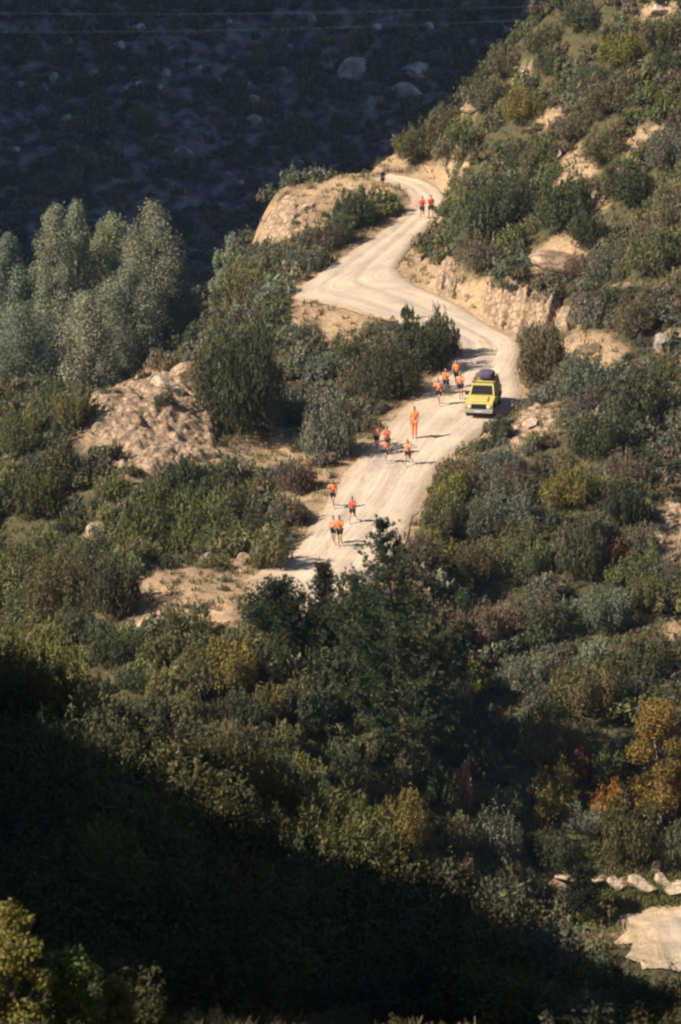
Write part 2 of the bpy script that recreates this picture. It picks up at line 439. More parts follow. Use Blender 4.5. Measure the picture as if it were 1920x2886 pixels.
# ------------------------------------------------------------------ ground sheet
def axis(parts):
    out = []
    for a, b, n in parts: out += list(np.linspace(a, b, n, endpoint=False))
    out.append(parts[-1][1]); return np.array(out)
gx = axis([(-700, -320, 8), (-320, -120, 24), (-120, -60, 24), (-60, -34, 20), (-34, 34, 150), (34, 60, 20), (60, 320, 20), (320, 700, 8)])
gy = axis([(-500, -220, 8), (-220, 40, 26), (40, 90, 40), (90, 225, 130), (225, 362, 270), (362, 450, 90), (450, 540, 110), (540, 660, 24), (660, 1100, 14)])
XX, YY = np.meshgrid(gx, gy)
ZZ = H(XX, YY)
ZZ = np.where(road_sd(XX, YY) < 0.35, ZZ - 0.10, ZZ)       # the road sheet lies in a shallow bed
nx, ny = len(gx), len(gy)
def HQ(x, y):
    """height read off the ground sheet"""
    i = np.clip(np.searchsorted(gx, x) - 1, 0, nx - 2); j = np.clip(np.searchsorted(gy, y) - 1, 0, ny - 2)
    u = np.clip((x - gx[i]) / (gx[i+1] - gx[i]), 0, 1); v = np.clip((y - gy[j]) / (gy[j+1] - gy[j]), 0, 1)
    return (ZZ[j, i] * (1 - u) + ZZ[j, i+1] * u) * (1 - v) + (ZZ[j+1, i] * (1 - u) + ZZ[j+1, i+1] * u) * v
idx = np.arange(nx * ny).reshape(ny, nx)
F = np.stack([idx[:-1, :-1], idx[:-1, 1:], idx[1:, 1:], idx[1:, :-1]], -1).reshape(-1, 4)
me = quad_mesh("ground", np.stack([XX, YY, ZZ], -1).reshape(-1, 3), M_GROUND, F=F); smooth(me)
BB = bare(XX, YY, ZZ).ravel().astype(np.float32)
a = me.attributes.new("bare", 'FLOAT', 'POINT'); a.data.foreach_set("value", BB)
a = me.attributes.new("far_rock", 'FLOAT', 'POINT'); a.data.foreach_set("value", sstep(425, 455, YY).ravel().astype(np.float32))
tag(link("ground", me), kind="structure")
ZMIN = float(ZZ.min()); ZMAX = float(ZZ.max())

# road sheet
def strip(name, Lw, Rw, mat, zf, nc=26, edge=0.35):
    n = len(Lw); V = []; UV = []; RIM = []
    cum = np.concatenate([[0], np.cumsum(np.linalg.norm(np.diff((Lw + Rw) / 2, axis=0), axis=1))])
    for i in range(n):
        for j in range(nc + 1):
            t = j / nc
            fq = 1.3 if edge < 1 else .55
            ed = edge * (vnoise(cum[i] * fq, 0, 5) if j == 0 else vnoise(cum[i] * 1.3, 0, 8) if j == nc else 0)
            d = Rw[i] - Lw[i]; w = np.linalg.norm(d)
            q = Lw[i] + d * (t + ed / w)
            V.append((q[0], q[1], zf(q[0], q[1], t, w))); UV.append((t * w * .25, cum[i])); RIM.append(max(1 - min(t, 1 - t) * w / .9, 1 - (cum[i] - 1.0) / 4.0 if name == 'road' else max(1.3 - t * w / 2.2, 1.2 - cum[i] / 1.6), 0))
    idx = np.arange(n * (nc + 1)).reshape(n, nc + 1)
    F = np.stack([idx[:-1, :-1], idx[:-1, 1:], idx[1:, 1:], idx[1:, :-1]], -1).reshape(-1, 4)
    me = quad_mesh(name, np.array(V), mat, F=F); smooth(me)
    uv = me.uv_layers.new(name="along"); U = np.array(UV, np.float32)[F.ravel()]
    uv.data.foreach_set("uv", U.ravel())
    a = me.attributes.new('rim', 'FLOAT', 'POINT'); a.data.foreach_set('value', np.clip(RIM, 0, 1).astype(np.float32))
    return link(name, me)
def road_z(x, y, t=0.5, w=5.0):
    rut = 0.07 * math.exp(-((t - .32) * w / .35) ** 2) + 0.07 * math.exp(-((t - .62) * w / .35) ** 2)
    edge = 0.10 * max(0, 1 - min(t, 1 - t) * w / .5)
    return RS * (y - 300) + .05 - rut - edge + .05 * float(fbm(x * .8, y * .8, 77, 3))
fineL = np.array([road_pt(*p)[:2] for p in _smooth(RL, 12)]); fineR = np.array([road_pt(*p)[:2] for p in _smooth(RR, 12)])
tag(strip("road", fineL, fineR, M_ROAD, road_z), kind="structure")
# packed dirt yard behind the near spur
yl = [(1735,2553),(1770,2640),(1800,2760)]; yr = [(2300,2540),(2300,2640),(2300,2760)]
def yard_pt(px, py):
    g = P(px, py, 100); dx, dy, dz = ray(px, py); t = (-18.2 - CAM_Z) / dz; return (dx * t, dy * t)
YLw = np.array([yard_pt(*p) for p in _smooth(yl, 12)]); YRw = np.array([yard_pt(*p) for p in _smooth(yr, 12)])
tag(strip("dirt_yard", YLw, YRw, M_YARD, lambda x, y, t, w: float(H(x, y)) + .10, 60, 1.5), kind="structure")

# ------------------------------------------------------------------ foliage
def leaves_on(rng, C, R, n, leaf, up=0.0, shell=0.6, elong=0.45):
    """n loose leaf blades around the lobes with centres C (k,3) and radii R (k,3)"""
    C = np.asarray(C, float); R = np.asarray(R, float)
    w = (R[:, 0] * R[:, 2]) ** .8; w = w / w.sum()
    k = rng.choice(len(C), n, p=w)
    d = rng.normal(size=(n, 3)); d /= np.linalg.norm(d, axis=1, keepdims=True)
    rr = shell + (1.06 - shell) * rng.random(n) ** .7
    rr = rr * (1 + .22 * rng.normal(size=n) * (rng.random(n) < .3))
    p = C[k] + d * R[k] * rr[:, None]
    nrm = d + rng.normal(size=(n, 3)) * .8; nrm[:, 2] += .25
    nrm /= np.linalg.norm(nrm, axis=1, keepdims=True)
    t = rng.normal(size=(n, 3)); t[:, 2] += up
    t -= nrm * (t * nrm).sum(1, keepdims=True); t /= np.linalg.norm(t, axis=1, keepdims=True)
    b = np.cross(nrm, t)
    L = leaf * (.6 + .8 * rng.random(n))[:, None]
    V = np.stack([p - t * L, p + b * L * elong, p + t * L, p - b * L * elong], 1)
    lobe_tone = .8 + .4 * rng.random(len(C))
    tone = lobe_tone[k] * (.78 + .44 * rng.random(n))
    keep = p[:, 2] > -.02
    return V[keep], tone[keep]
def dome(rng, k, flat=1.0, spiky=0.0):
    """a ragged bush: a low body and many upright sprays of unequal height, off-centre and gappy"""
    r = np.sqrt(rng.random(k)) * .66; a = rng.random(k) * 2 * math.pi
    z = .14 + .34 * np.clip(1 - (r / .95) ** 2, 0, 1) * (.4 + .6 * rng.random(k))
    C = np.stack([r * np.cos(a), r * np.sin(a), z], 1)
    q = .22 + .18 * rng.random(k)
    R = np.stack([q, q, q * .85], 1)
    m = int(k * 2.2)
    r2 = np.sqrt(rng.random(m)) * .82; a2 = rng.random(m) * 2 * math.pi + .8 * math.sin(k)
    top = np.sqrt(np.clip(1.03 - r2 ** 2, .05, 1)) * (.5 + .55 * rng.random(m)) * (1 + .18 * np.cos(a2 + k))
    q2 = .085 + .10 * rng.random(m) + .05 * spiky
    C2 = np.stack([r2 * np.cos(a2), r2 * np.sin(a2), top * .62], 1); R2 = np.stack([q2, q2, top * .40], 1)
    return np.concatenate([C, C2]), np.concatenate([R, R2])
def stems(rng, n, r):
    V = []
    for i in range(n):
        a = rng.random() * 6.283; e = np.array([math.cos(a) * .5, math.sin(a) * .5, .45 + .3 * rng.random()])
        s = np.array([math.cos(a) * .05, math.sin(a) * .05, -.1]); w = np.array([-math.sin(a), math.cos(a), 0]) * r; u = np.array([0, 0, 1]) * r
        V += [s - w, s + w, e + w * .4, e - w * .4, s - u, s + u, e + u * .4, e - u * .4]
    return np.array(V).reshape(-1, 4, 3)
PROTO = {}
def shrub_protos():
    rng = np.random.default_rng(5)
    for size, (k, n, leaf, cnt) in {'S': (7, 1000, .10, 5), 'M': (13, 2700, .060, 6), 'L': (22, 6000, .038, 6), 'X': (36, 11500, .027, 4)}.items():
        for i in range(cnt):
            C, R = dome(rng, k, spiky=.5 if i % 2 else 0)
            if size == 'X': R[:, :2] *= .72
            if size == 'L': R[:, :2] *= .85
            V, t = leaves_on(rng, C, R, n, leaf * 1.15, up=1.7 if i % 2 else 1.0, elong=.3)
            # loose sprays that break the outline
            m = max(8, k * 2); a = rng.random(m) * 6.283; rad = .45 + .5 * rng.random(m)
            SC_ = np.stack([np.cos(a) * rad * .9, np.sin(a) * rad * .9, .95 * np.sqrt(np.clip(1.02 - rad ** 2, .02, 1)) * (.75 + .35 * rng.random(m))], 1)
            SR = np.full((m, 3), .05); SR[:, 2] = .11
            V2, t2 = leaves_on(rng, SC_, SR, n // 8, leaf, up=1.5, shell=.1)
            V3 = stems(rng, 5, .012); t3 = np.full(len(V3), .6)
            PROTO.setdefault(size, []).append(quad_mesh("shrub", np.concatenate([V, V2, V3]).reshape(-1, 3), M_LEAF, np.concatenate([t, t2, t3])))
shrub_protos()
KC = {  # albedo of each kind of scrub
 'olive': (.130, .127, .053), 'brown': (.152, .126, .074), 'dark': (.074, .082, .040), 'grey': (.138, .142, .092), 'ygreen': (.175, .160, .045),
 'rust': (.16, .08, .045), 'orange': (.30, .17, .03), 'tan': (.29, .21, .13), 'green': (.112, .121, .048)}
KC = {k: tuple(1.1 * q for q in v) for k, v in KC.items()}
rs = np.random.default_rng(11)
PLACED = []       # (x, y, radius)
REFS = []         # (px, py, phrase)
def put_shrub(px, py, w, h, kind, label=None, group=None, name="shrub", loc=None, rec=True, jitter=.12):
    g = loc or G(px, py)
    if g is None: return None
    x, y, z = g
    dep = y * CP - (z - CAM_Z) * SP
    W = w * dep / FPX; Hh = h * dep / FPX
    size = 'S' if W < 1.5 else 'M' if W < 3.0 else 'L' if W < 5.0 else 'X'
    me = PROTO[size][rs.integers(len(PROTO[size]))]
    o = link(name, me)
    dp = min(W, max(Hh * 1.2, W * .6)) / 2
    o.location = (x, y + dp * .35, float(H(x, y + dp * .35)) - .05 * Hh)
    o.scale = (W / 2, dp, Hh * 1.02); o.rotation_euler = (0, 0, rs.uniform(-.5, .5) + (math.pi if rs.random() < .5 else 0))
    c = np.array(KC[kind]) * (1 + jitter * rs.normal()) * (1 + .06 * rs.normal(size=3))
    o.color = (*np.clip(c, .01, .6), 1)
    tag(o, label, "shrub", group)
    if rec: PLACED.append((x, y + dp * .35, W / 2))
    return o
def tube(path, radii, n=7):
    path = [Vector(p) for p in path]; V = []; F = []
    for i, p in enumerate(path):
        d = (path[min(i+1, len(path)-1)] - path[max(i-1, 0)]).normalized()
        a = d.orthogonal().normalized(); b = d.cross(a)
        for k in range(n):
            t = 2 * math.pi * k / n
            V.append(p + (a * math.cos(t) + b * math.sin(t)) * radii[i])
    for i in range(len(path) - 1):
        for k in range(n):
            F.append((i*n+k, i*n+(k+1)%n, (i+1)*n+(k+1)%n, (i+1)*n+k))
    return [tuple(v) for v in V], F
def tubes_mesh(name, tubes, mat):
    V = []; F = []
    for t in tubes:
        v, f = tube(*t); o = len(V); V += v; F += [tuple(i + o for i in q) for q in f]
    me = bpy.data.meshes.new(name); me.from_pydata(V, [], F); me.materials.append(mat)
    me.polygons.foreach_set("use_smooth", np.ones(len(me.polygons), bool)); me.update(); return me
def make_tree(loc, W, Hh, color, label, group=None, seed=0, style='poplar', name="tree", bark=None, n=5200, leaf=.13, cat="tree"):
    rng = np.random.default_rng(seed)
    root = empty(name, loc); tag(root, label, cat, group)
    limbs = []; C = []; R = []
    trunk_top = Vector((rng.normal() * .04 * W, rng.normal() * .04 * W, Hh * .8))
    k = 48 if style == 'poplar' else 26
    limbs.append(([(0, 0, -.6), (0.02 * W, 0, Hh * .3), trunk_top * .75, trunk_top], [.035 * Hh ** .8 + .05, .03 * Hh ** .8, .02 * Hh ** .7, .01]))
    for i in range(k):
        u = (i + rng.random()) / k
        if style == 'poplar':
            prof = (min(1, (1 - u) * 3.2) ** .55) * (min(1, .55 + u * 1.6))
            zc = Hh * (.12 + .84 * u) - .04 * Hh; rad = W * .5 * prof; q = W * (.10 + .09 * rng.random()) * (.8 + .3 * prof)
            a = rng.random() * 6.283; r = max(0, rad - q * .7) * math.sqrt(rng.random()); vert = 1.5
        else:
            prof = math.sqrt(max(.05, 1 - (1.7 * (u - .45)) ** 2))
            zc = Hh * (.15 + .78 * u); rad = W * .5 * prof; q = W * (.12 + .09 * rng.random())
            a = rng.random() * 6.283; r = max(0, rad - q * .7) * math.sqrt(.15 + .85 * rng.random()); vert = .85
        c = (math.cos(a) * r, math.sin(a) * r, min(zc, Hh - q * vert * .9)); C.append(c); R.append((q, q, q * vert))
        zb = max(.1 * Hh, c[2] - r * 1.1 - q * .5)
        limbs.append(([(0, 0, zb * .9), (c[0] * .5, c[1] * .5, (zb + c[2]) / 2), c], [.012 * Hh ** .8, .009 * Hh ** .8, .004 * Hh ** .8]))
    V, t = leaves_on(rng, C, R, n, leaf, up=1.2 if style == 'poplar' else .2, shell=.45)
    cr = link("crown", quad_mesh("crown", V.reshape(-1, 3), M_LEAF, t), root); cr.color = (*color, 1)
    link("trunk", tubes_mesh("trunk", limbs, bark or M_WOOD), root)
    return root
def make_pine(loc, W, Hh, color, label, seed=0, name="pine_tree", lean=(0, 0), dens=1.0):
    rng = np.random.default_rng(seed)
    root = empty(name, loc); tag(root, label, "tree")
    limbs = [([(0, 0, -.8), (lean[0] * .3, lean[1] * .3, Hh * .4), (lean[0], lean[1], Hh * .97)], [.03 * Hh * .6 + .06, .02 * Hh * .6 + .03, .015])]
    P0 = []; D0 = []; LT = []
    z = Hh * .06
    while z < Hh * .985:
        u = z / Hh; L = W * .5 * (1 - u) ** .85 * (.45 + .55 * min(1, u * 3.0 + .3)) + .22
        nb = 5 + int(rng.random() * 3)
        for i in range(nb):
            a = 6.283 * (i + rng.random() * .8) / nb + z
            l = L * (.65 + .55 * rng.random())
            base = np.array([lean[0] * u, lean[1] * u, z])
            dirv = np.array([math.cos(a), math.sin(a), .18 + .5 * u ** 2])
            pts = []; m = max(4, int(l / .28) + 2)
            for s in np.linspace(0, 1, m):
                pts.append(base + dirv * l * s + np.array([0, 0, l * (.50 * s ** 2.6 - .20 * s)]))
            limbs.append(([tuple(p) for p in (pts[0], pts[m // 2], pts[-1])], [.012 + .012 * l, .008 + .006 * l, .006]))
            tt = .8 + .4 * rng.random()
            for s in range(m):
                if s < m * .18 and l > 1: continue
                for _ in range(max(1, int(round(2.4 * dens)))):
                    off = rng.normal(size=3) * .10 * (1 if l < 1 else 1.3); P0.append(pts[s] + off)
                    dd = dirv * .7 + np.array([0, 0, .75]) + rng.normal(size=3) * .35; D0.append(dd / np.linalg.norm(dd)); LT.append(tt)
        z += (.50 + .26 * rng.random()) * max(.45, min(1, Hh / 9))
    P0 = np.array(P0); D0 = np.array(D0); LT = np.array(LT); n = len(P0); V = []; T = []
    for kx in range(9):
        d = D0 + rng.normal(size=(n, 3)) * .55; d /= np.linalg.norm(d, axis=1, keepdims=True)
        b = np.cross(d, rng.normal(size=(n, 3))); b /= np.linalg.norm(b, axis=1, keepdims=True)
        L = (.16 + .14 * rng.random(n))[:, None]
        V.append(np.stack([P0, P0 + d * L * .5 + b * .024, P0 + d * L, P0 + d * L * .5 - b * .024], 1)); T.append(LT * (.6 + .8 * rng.random(n)))
    cr = link("crown", quad_mesh("crown", np.concatenate(V).reshape(-1, 3), M_LEAF, np.concatenate(T)), root); cr.color = (*color, 1)
    link("trunk", tubes_mesh("trunk", limbs, M_BARK), root)
    return root

# ------------------------------------------------------------------ rocks
def worley(x, y, s):
    ix = np.floor(x).astype(np.int64); iy = np.floor(y).astype(np.int64); d = np.full(x.shape, 9.0)
    for i in (-1, 0, 1):
        for j in (-1, 0, 1):
            cx = ix + i + .15 + .7 * _hash(ix + i, iy + j, s); cy = iy + j + .15 + .7 * _hash(ix + i, iy + j, s + 7)
            d = np.minimum(d, np.hypot(x - cx, y - cy))
    return d
def facets(x, y, s):
    """tilted blocks with cracks between them"""
    ix = np.floor(x).astype(np.int64); iy = np.floor(y).astype(np.int64); d = np.full(x.shape, 9.0); e = np.full(x.shape, 9.0); h = np.zeros(x.shape)
    for i in (-1, 0, 1):
        for j in (-1, 0, 1):
            a, c = ix + i, iy + j
            dx = x - (a + .1 + .8 * _hash(a, c, s)); dy = y - (c + .1 + .8 * _hash(a, c, s + 7)); q = np.hypot(dx, dy)
            v = _hash(a, c, s + 11) * .9 + (_hash(a, c, s + 13) - .5) * 1.4 * dx + (_hash(a, c, s + 17) - .5) * 1.4 * dy
            near = q < d
            e = np.where(near, d, np.minimum(e, q)); h = np.where(near, v, h); d = np.where(near, q, d)
    return h - .28 * (1 - sstep(0, .16, e - d))
def rock_patch(name, poly, mat, amp, cell, lift, ymax=None, res=.11, ribs=0.0, ymin=0):
    """rough rock or bank surface over an area of the hillside, sinking under the soil at its rim"""
    W = []
    for p in poly:
        g = G(*p[:2]) if len(p) == 2 else P(*p)
        W.append((g[0], min(g[1], ymax) if ymax else g[1]))
    W = np.array(W)
    x = np.arange(W[:, 0].min() - 1, W[:, 0].max() + 1, res); y = np.arange(W[:, 1].min() - 1, W[:, 1].max() + 1, res)
    X, Y = np.meshgrid(x, y)
    sd = poly_sd(X, Y, W) + .8 * fbm(X * .7, Y * .7, 31, 3)
    m = 1 - sstep(-1.0, .5, sd)
    wx = X + .5 * fbm(X * .8, Y * .8, 51, 3); wy = Y + .5 * fbm(X * .8, Y * .8, 52, 3)
    b = facets(wx / cell, wy / cell, 3) * .32 + facets(wx / cell * 2.6, wy / cell * 2.6, 13) * .22 + facets(wx / cell * 6, wy / cell * 6, 23) * .10 + .5 * fbm(X * 1.3, Y * 1.3, 61, 5)
    b2 = fbm((X * .9 - Y * .25) / .7, Y * .12, 71, 4) * ribs
    Z = H(X, Y) + m * (lift + amp * b + b2) - (1 - m) * .6
    if name != "rock_outcrop": Z = np.where(road_sd(X, Y) < .1, H(X, Y) - .5, Z)
    idx = np.arange(X.size).reshape(X.shape); F = np.stack([idx[:-1, :-1], idx[:-1, 1:], idx[1:, 1:], idx[1:, :-1]], -1).reshape(-1, 4)
    keep = (m.ravel()[F].max(1) > .02); F = F[keep]
    used, inv = np.unique(F, return_inverse=True)
    V = np.stack([X, Y, Z], -1).reshape(-1, 3)[used]
    return link(name, quad_mesh(name, V, mat, F=inv.reshape(-1, 4)))
def boulder_mesh(seed, mat):
    rng = np.random.default_rng(seed); bm = bmesh.new()
    bmesh.ops.create_icosphere(bm, subdivisions=3, radius=1)
    pl = [(Vector(rng.normal(size=3)).normalized(), .5 + .28 * rng.random()) for _ in range(13)]
    for v in bm.verts:
        p = v.co.copy()
        for n_, d_ in pl:
            e = p.dot(n_) - d_
            if e > 0: p -= n_ * e
        q = 1 + .07 * float(fbm(p.x * 2 + seed, p.y * 2 + p.z * 1.7, seed, 3))
        v.co = p * q
    me = bpy.data.meshes.new("boulder"); bm.to_mesh(me); bm.free(); me.materials.append(mat); return me
BOULD = {k: [boulder_mesh(s + o, m) for s in range(5)] for k, m, o in (('tan', M_ROCK, 10), ('pale', M_PALE, 30), ('grey', M_GREY, 50), ('stone', M_STONE, 70))}
def put_boulder(px, py, w, h, kind, label, group=None, name="boulder", sink=.30, y0=95, cat="rock"):
    g = G(px, py, y0)
    if g is None: return None
    x, y, z = g; dep = y * CP - (z - CAM_Z) * SP
    W = w * dep / FPX; Hh = h * dep / FPX
    o = link(name, BOULD[kind][rs.integers(5)]); o.location = (x, y + W * .2, z + Hh * (.5 - sink))
    o.scale = (W * .62, W * .5, Hh * .72); o.rotation_euler = (rs.uniform(-.1, .1), rs.uniform(-.12, .12), rs.uniform(-.4, .4))
    PLACED.append((x, y, W * .6)); return tag(o, label, cat, group)

# ------------------------------------------------------------------ rock and bank surfaces
o = rock_patch("rock_outcrop", [(240,1190),(330,1085),(430,1035),(555,1020),(600,1080),(625,1190),(640,1285),(600,1330),(500,1350),(330,1355),(250,1338)], M_ROCK, .62, .85, .15, ymax=298)
tag(o, "big rugged tan rock outcrop jutting out between the grey-green trees and the dirt road", "rock outcrop")
tag(rock_patch("cut_bank", [(1140,765),(1180,812),(1290,866),(1400,932),(1475,968),(1600,945),(1650,890),(1560,835),(1440,795),(1330,770),(1250,715),(1190,690)], M_ROCK, .55, .8, .1, ymax=340, ribs=1.6), kind="structure", label="eroded tan cut bank above the road bend")
o = rock_patch("rock_spur", [(715,690),(735,625),(775,560),(850,545),(870,600),(840,660),(790,720),(740,735)], M_ROCK, .8, 1.1, .1, ymax=356)
tag(o, "crumbling tan crag at the tip of the spur beside the upper road", "rock outcrop")
tag(rock_patch("road_top_bank", [(1100,500),(1140,455),(1230,450),(1300,455),(1310,500),(1260,545),(1220,505)], M_ROCK, .5, .8, .0, ymax=352), kind="structure", label="tan earth bank at the top of the road")
tag(rock_patch("roadside_bank", [(1395,1235),(1470,1150),(1540,1130),(1590,1180),(1600,1240),(1500,1270),(1420,1290)], M_ROCK, .4, .7, .0, ymax=300), kind="structure", label="low gravelly bank below the yellow car")
tag(rock_patch("rocky_scar", [(1820,1480),(1860,1400),(1930,1380),(1990,1500),(1960,1700),(1880,1700),(1830,1600)], M_ROCK, .5, .8, .0), kind="structure", label="tan rocky scar in the scrub slope")

BL = [
 (1735,2500,56,32,'pale',"squarish pale boulder in the rock row beside the small dark conifer"),
 (1806,2504,92,36,'pale',"broad blocky boulder in the middle of the rock row above the grass verge"),
 (1905,2520,84,40,'pale',"low pale boulder set forward of the rock row beside the dirt yard"),
 (1868,2496,50,40,'pale',"rounded boulder behind the low pale boulder of the rock row"),
 (1765,2496,40,26,'tan',"small tan stone wedged between the squarish and the broad blocky boulder"),
 (1690,2490,50,26,'tan',"tan stone between the small dark conifer and the squarish pale boulder"),
 (1620,2480,150,22,'pale',"long flat pale slab lying in the scrub before the rock row"),
 (1530,2474,44,22,'tan',"little tan stone between the lone pale boulder and the long flat slab"),
 (1452,2470,50,36,'pale',"lone pale boulder poking out of dark scrub at the near slope's edge"),
 (1852,2462,26,44,'pale',"narrow upright stone standing above the rock row"),
 (1480,228,46,46,'pale',"whitish rock on the skyline slope high above the road"),
 (1330,318,58,28,'tan',"flat tan rock breaking the ridge skyline"),
 (1574,450,24,44,'pale',"narrow upright pale rock between shrubs on the high hillside"),
 (1858,44,62,40,'pale',"large pale rock near the top of the ridge"),
 (1908,26,36,28,'tan',"small tan rock uphill of the large pale ridge rock"),
 (872,590,36,20,'pale',"small bright rock on top of the crumbling crag"),
 (1012,952,30,22,'pale',"single whitish rock on the dry grass slope under the bend"),
 (412,1795,104,58,'pale',"rounded pale boulder at the lower edge of the dirt turnout"),
 (596,1785,80,36,'tan',"flat tan rock at the turnout edge above the olive scrub"),
 (590,1584,58,32,'stone',"grey rock at the upper edge of the dirt turnout"),
 (690,1592,40,40,'tan',"tan rock where the turnout meets the road"),
 (1405,1738,44,32,'pale',"pale broken rock in scrub downhill of the road"),
 (1756,812,80,22,'tan',"thin tan ledge in the scrub above the cut bank"),
 (1575,752,140,46,'tan',"wide weathered tan slab over the cut bank"),
 (1884,990,90,56,'stone',"purplish grey rock slab in the scrub uphill of the car"),
 (256,1500,28,34,'pale',"small pale rock in the green scrub below the outcrop"),
 (1660,1000,70,40,'tan',"tan boulder between shrubs beyond the yellow car"),
 (1905,1830,36,60,'tan',"upright tan rock among shrubs above the orange tree"),
 (1500,1205,52,30,'pale',"pale rock on the gravelly bank below the car"),
 (470,1110,90,60,'pale',"cream block of rock on the crest of the outcrop"),
 (540,1080,110,70,'tan',"smooth tan block crowning the outcrop beside the tall olive bush"),
]
for r in BL: put_boulder(*r)
o = put_boulder(922, 1350, 18, 30, 'pale', "small whitish marker stone standing at the road's outer edge", name="marker_stone", sink=.1, cat="marker")

# ------------------------------------------------------------------ trees
TREES = [  # px, base py, top py, width px, colour, label, style
 (160,985,560,135,(.135,.150,.090),"tall grey-green tree with twin rounded tops, tallest in the grove"),
 (222,980,545,110,(.120,.135,.085),"slim grey-green tree whose tip overtops the grove"),
 (318,975,590,140,(.140,.155,.080),"yellowish grey tree with a narrow tip in the middle of the grove"),
 (432,965,555,165,(.140,.145,.090),"broad rounded grey-green tree at the grove's valley side"),
 (25,1000,640,120,(.115,.135,.095),"bluish grey-green tree at the grove's outer end"),
 (105,1025,735,130,(.120,.135,.085),"shorter grey-green tree in front of the twin-topped tree"),
 (245,1050,820,180,(.165,.165,.105),"pale rounded tree at the front of the grove"),
 (370,1030,730,170,(.125,.135,.090),"mid grey tree behind the yellow-green bush near the outcrop"),
 (70,1090,850,190,(.095,.110,.070),"dull dark grey tree low at the front of the grove"),
 (485,960,690,130,(.105,.120,.075),"small grey-green tree between the grove and the road spur"),
 (655,815,640,100,(.130,.145,.095),"feathery silver-green tree below the crumbling crag"),
 (615,815,690,80,(.120,.135,.085),"low silver-green tree at the foot of the spur"),
]
for i, (px, pb, pt, w, c, lab) in enumerate(TREES):
    x, y, z = P(px, pb, 372 - 10 * (pb - 950) / 100 + (i % 3) * 2.5)
    if i >= 10: y = 366; x, y, z = P(px, pb, y)
    zg = float(H(x, y)); s = y / FPX
    top = P(px, pt, y)[2]
    make_tree((x, y, zg), w * s * 1.25, top - zg, tuple(q * 1.75 for q in c), lab, "grove of grey-green valley trees", seed=40 + i, leaf=.085, n=20000)
x, y, z = P(500, 800, 425); zg = float(H(x, y))
make_tree((x, y, zg), 130 * y / FPX, P(500, 575, y)[2] - zg, (.055, .065, .045), "dark shaded tree standing on the valley floor behind the grove", None, seed=71, style='round', leaf=.14, n=7000)

g = G(1185, 2200); y = 250.0; x = P(1150, 1900, y)[0]; zg = float(H(x, y))
make_pine((x, y, zg), 9.0, P(1060, 1475, y)[2] - zg, (.07, .09, .045), "large dark pine with upturned branch tips hiding the road's lower end", seed=3, lean=(-1.4, 0), dens=2.0)
y = 251.5; x = P(1010, 1900, y)[0]; zg = float(H(x, y))
make_pine((x, y, zg), 6.4, P(985, 1620, y)[2] - zg, (.062, .08, .04), "bushy dark pine leaning against the large pine's uphill flank", seed=8, lean=(-.3, 0), dens=1.5)
y = 253; x = P(800, 1900, y)[0]; zg = float(H(x, y))
make_pine((x, y, zg), 5.2, P(775, 1650, y)[2] - zg, (.042, .055, .028), "broad low pine below the dirt turnout", seed=12, lean=(-.3, 0), dens=1.5)
y = 256; x = P(912, 1750, y)[0]; zg = float(H(x, y))
make_pine((x, y, zg), 1.6, P(910, 1600, y)[2] - zg, (.05, .06, .032), "spindly pine sapling silhouetted against the pale road", seed=21, name="pine_sapling", dens=1.3)
x, y, z = G(1640, 2600); make_pine((x, y, z - .2), 2.0, 170 * y / FPX, (.035, .045, .022), "small dark conifer beside the dirt yard", seed=25, name="conifer", dens=2)
x, y, z = G(1860, 2330); make_tree((x, y, z), 5.2, 390 * y / FPX, (.21, .14, .032), "orange autumn tree above the rock row", None, 81, 'round', "autumn_tree", n=15000, leaf=.095)

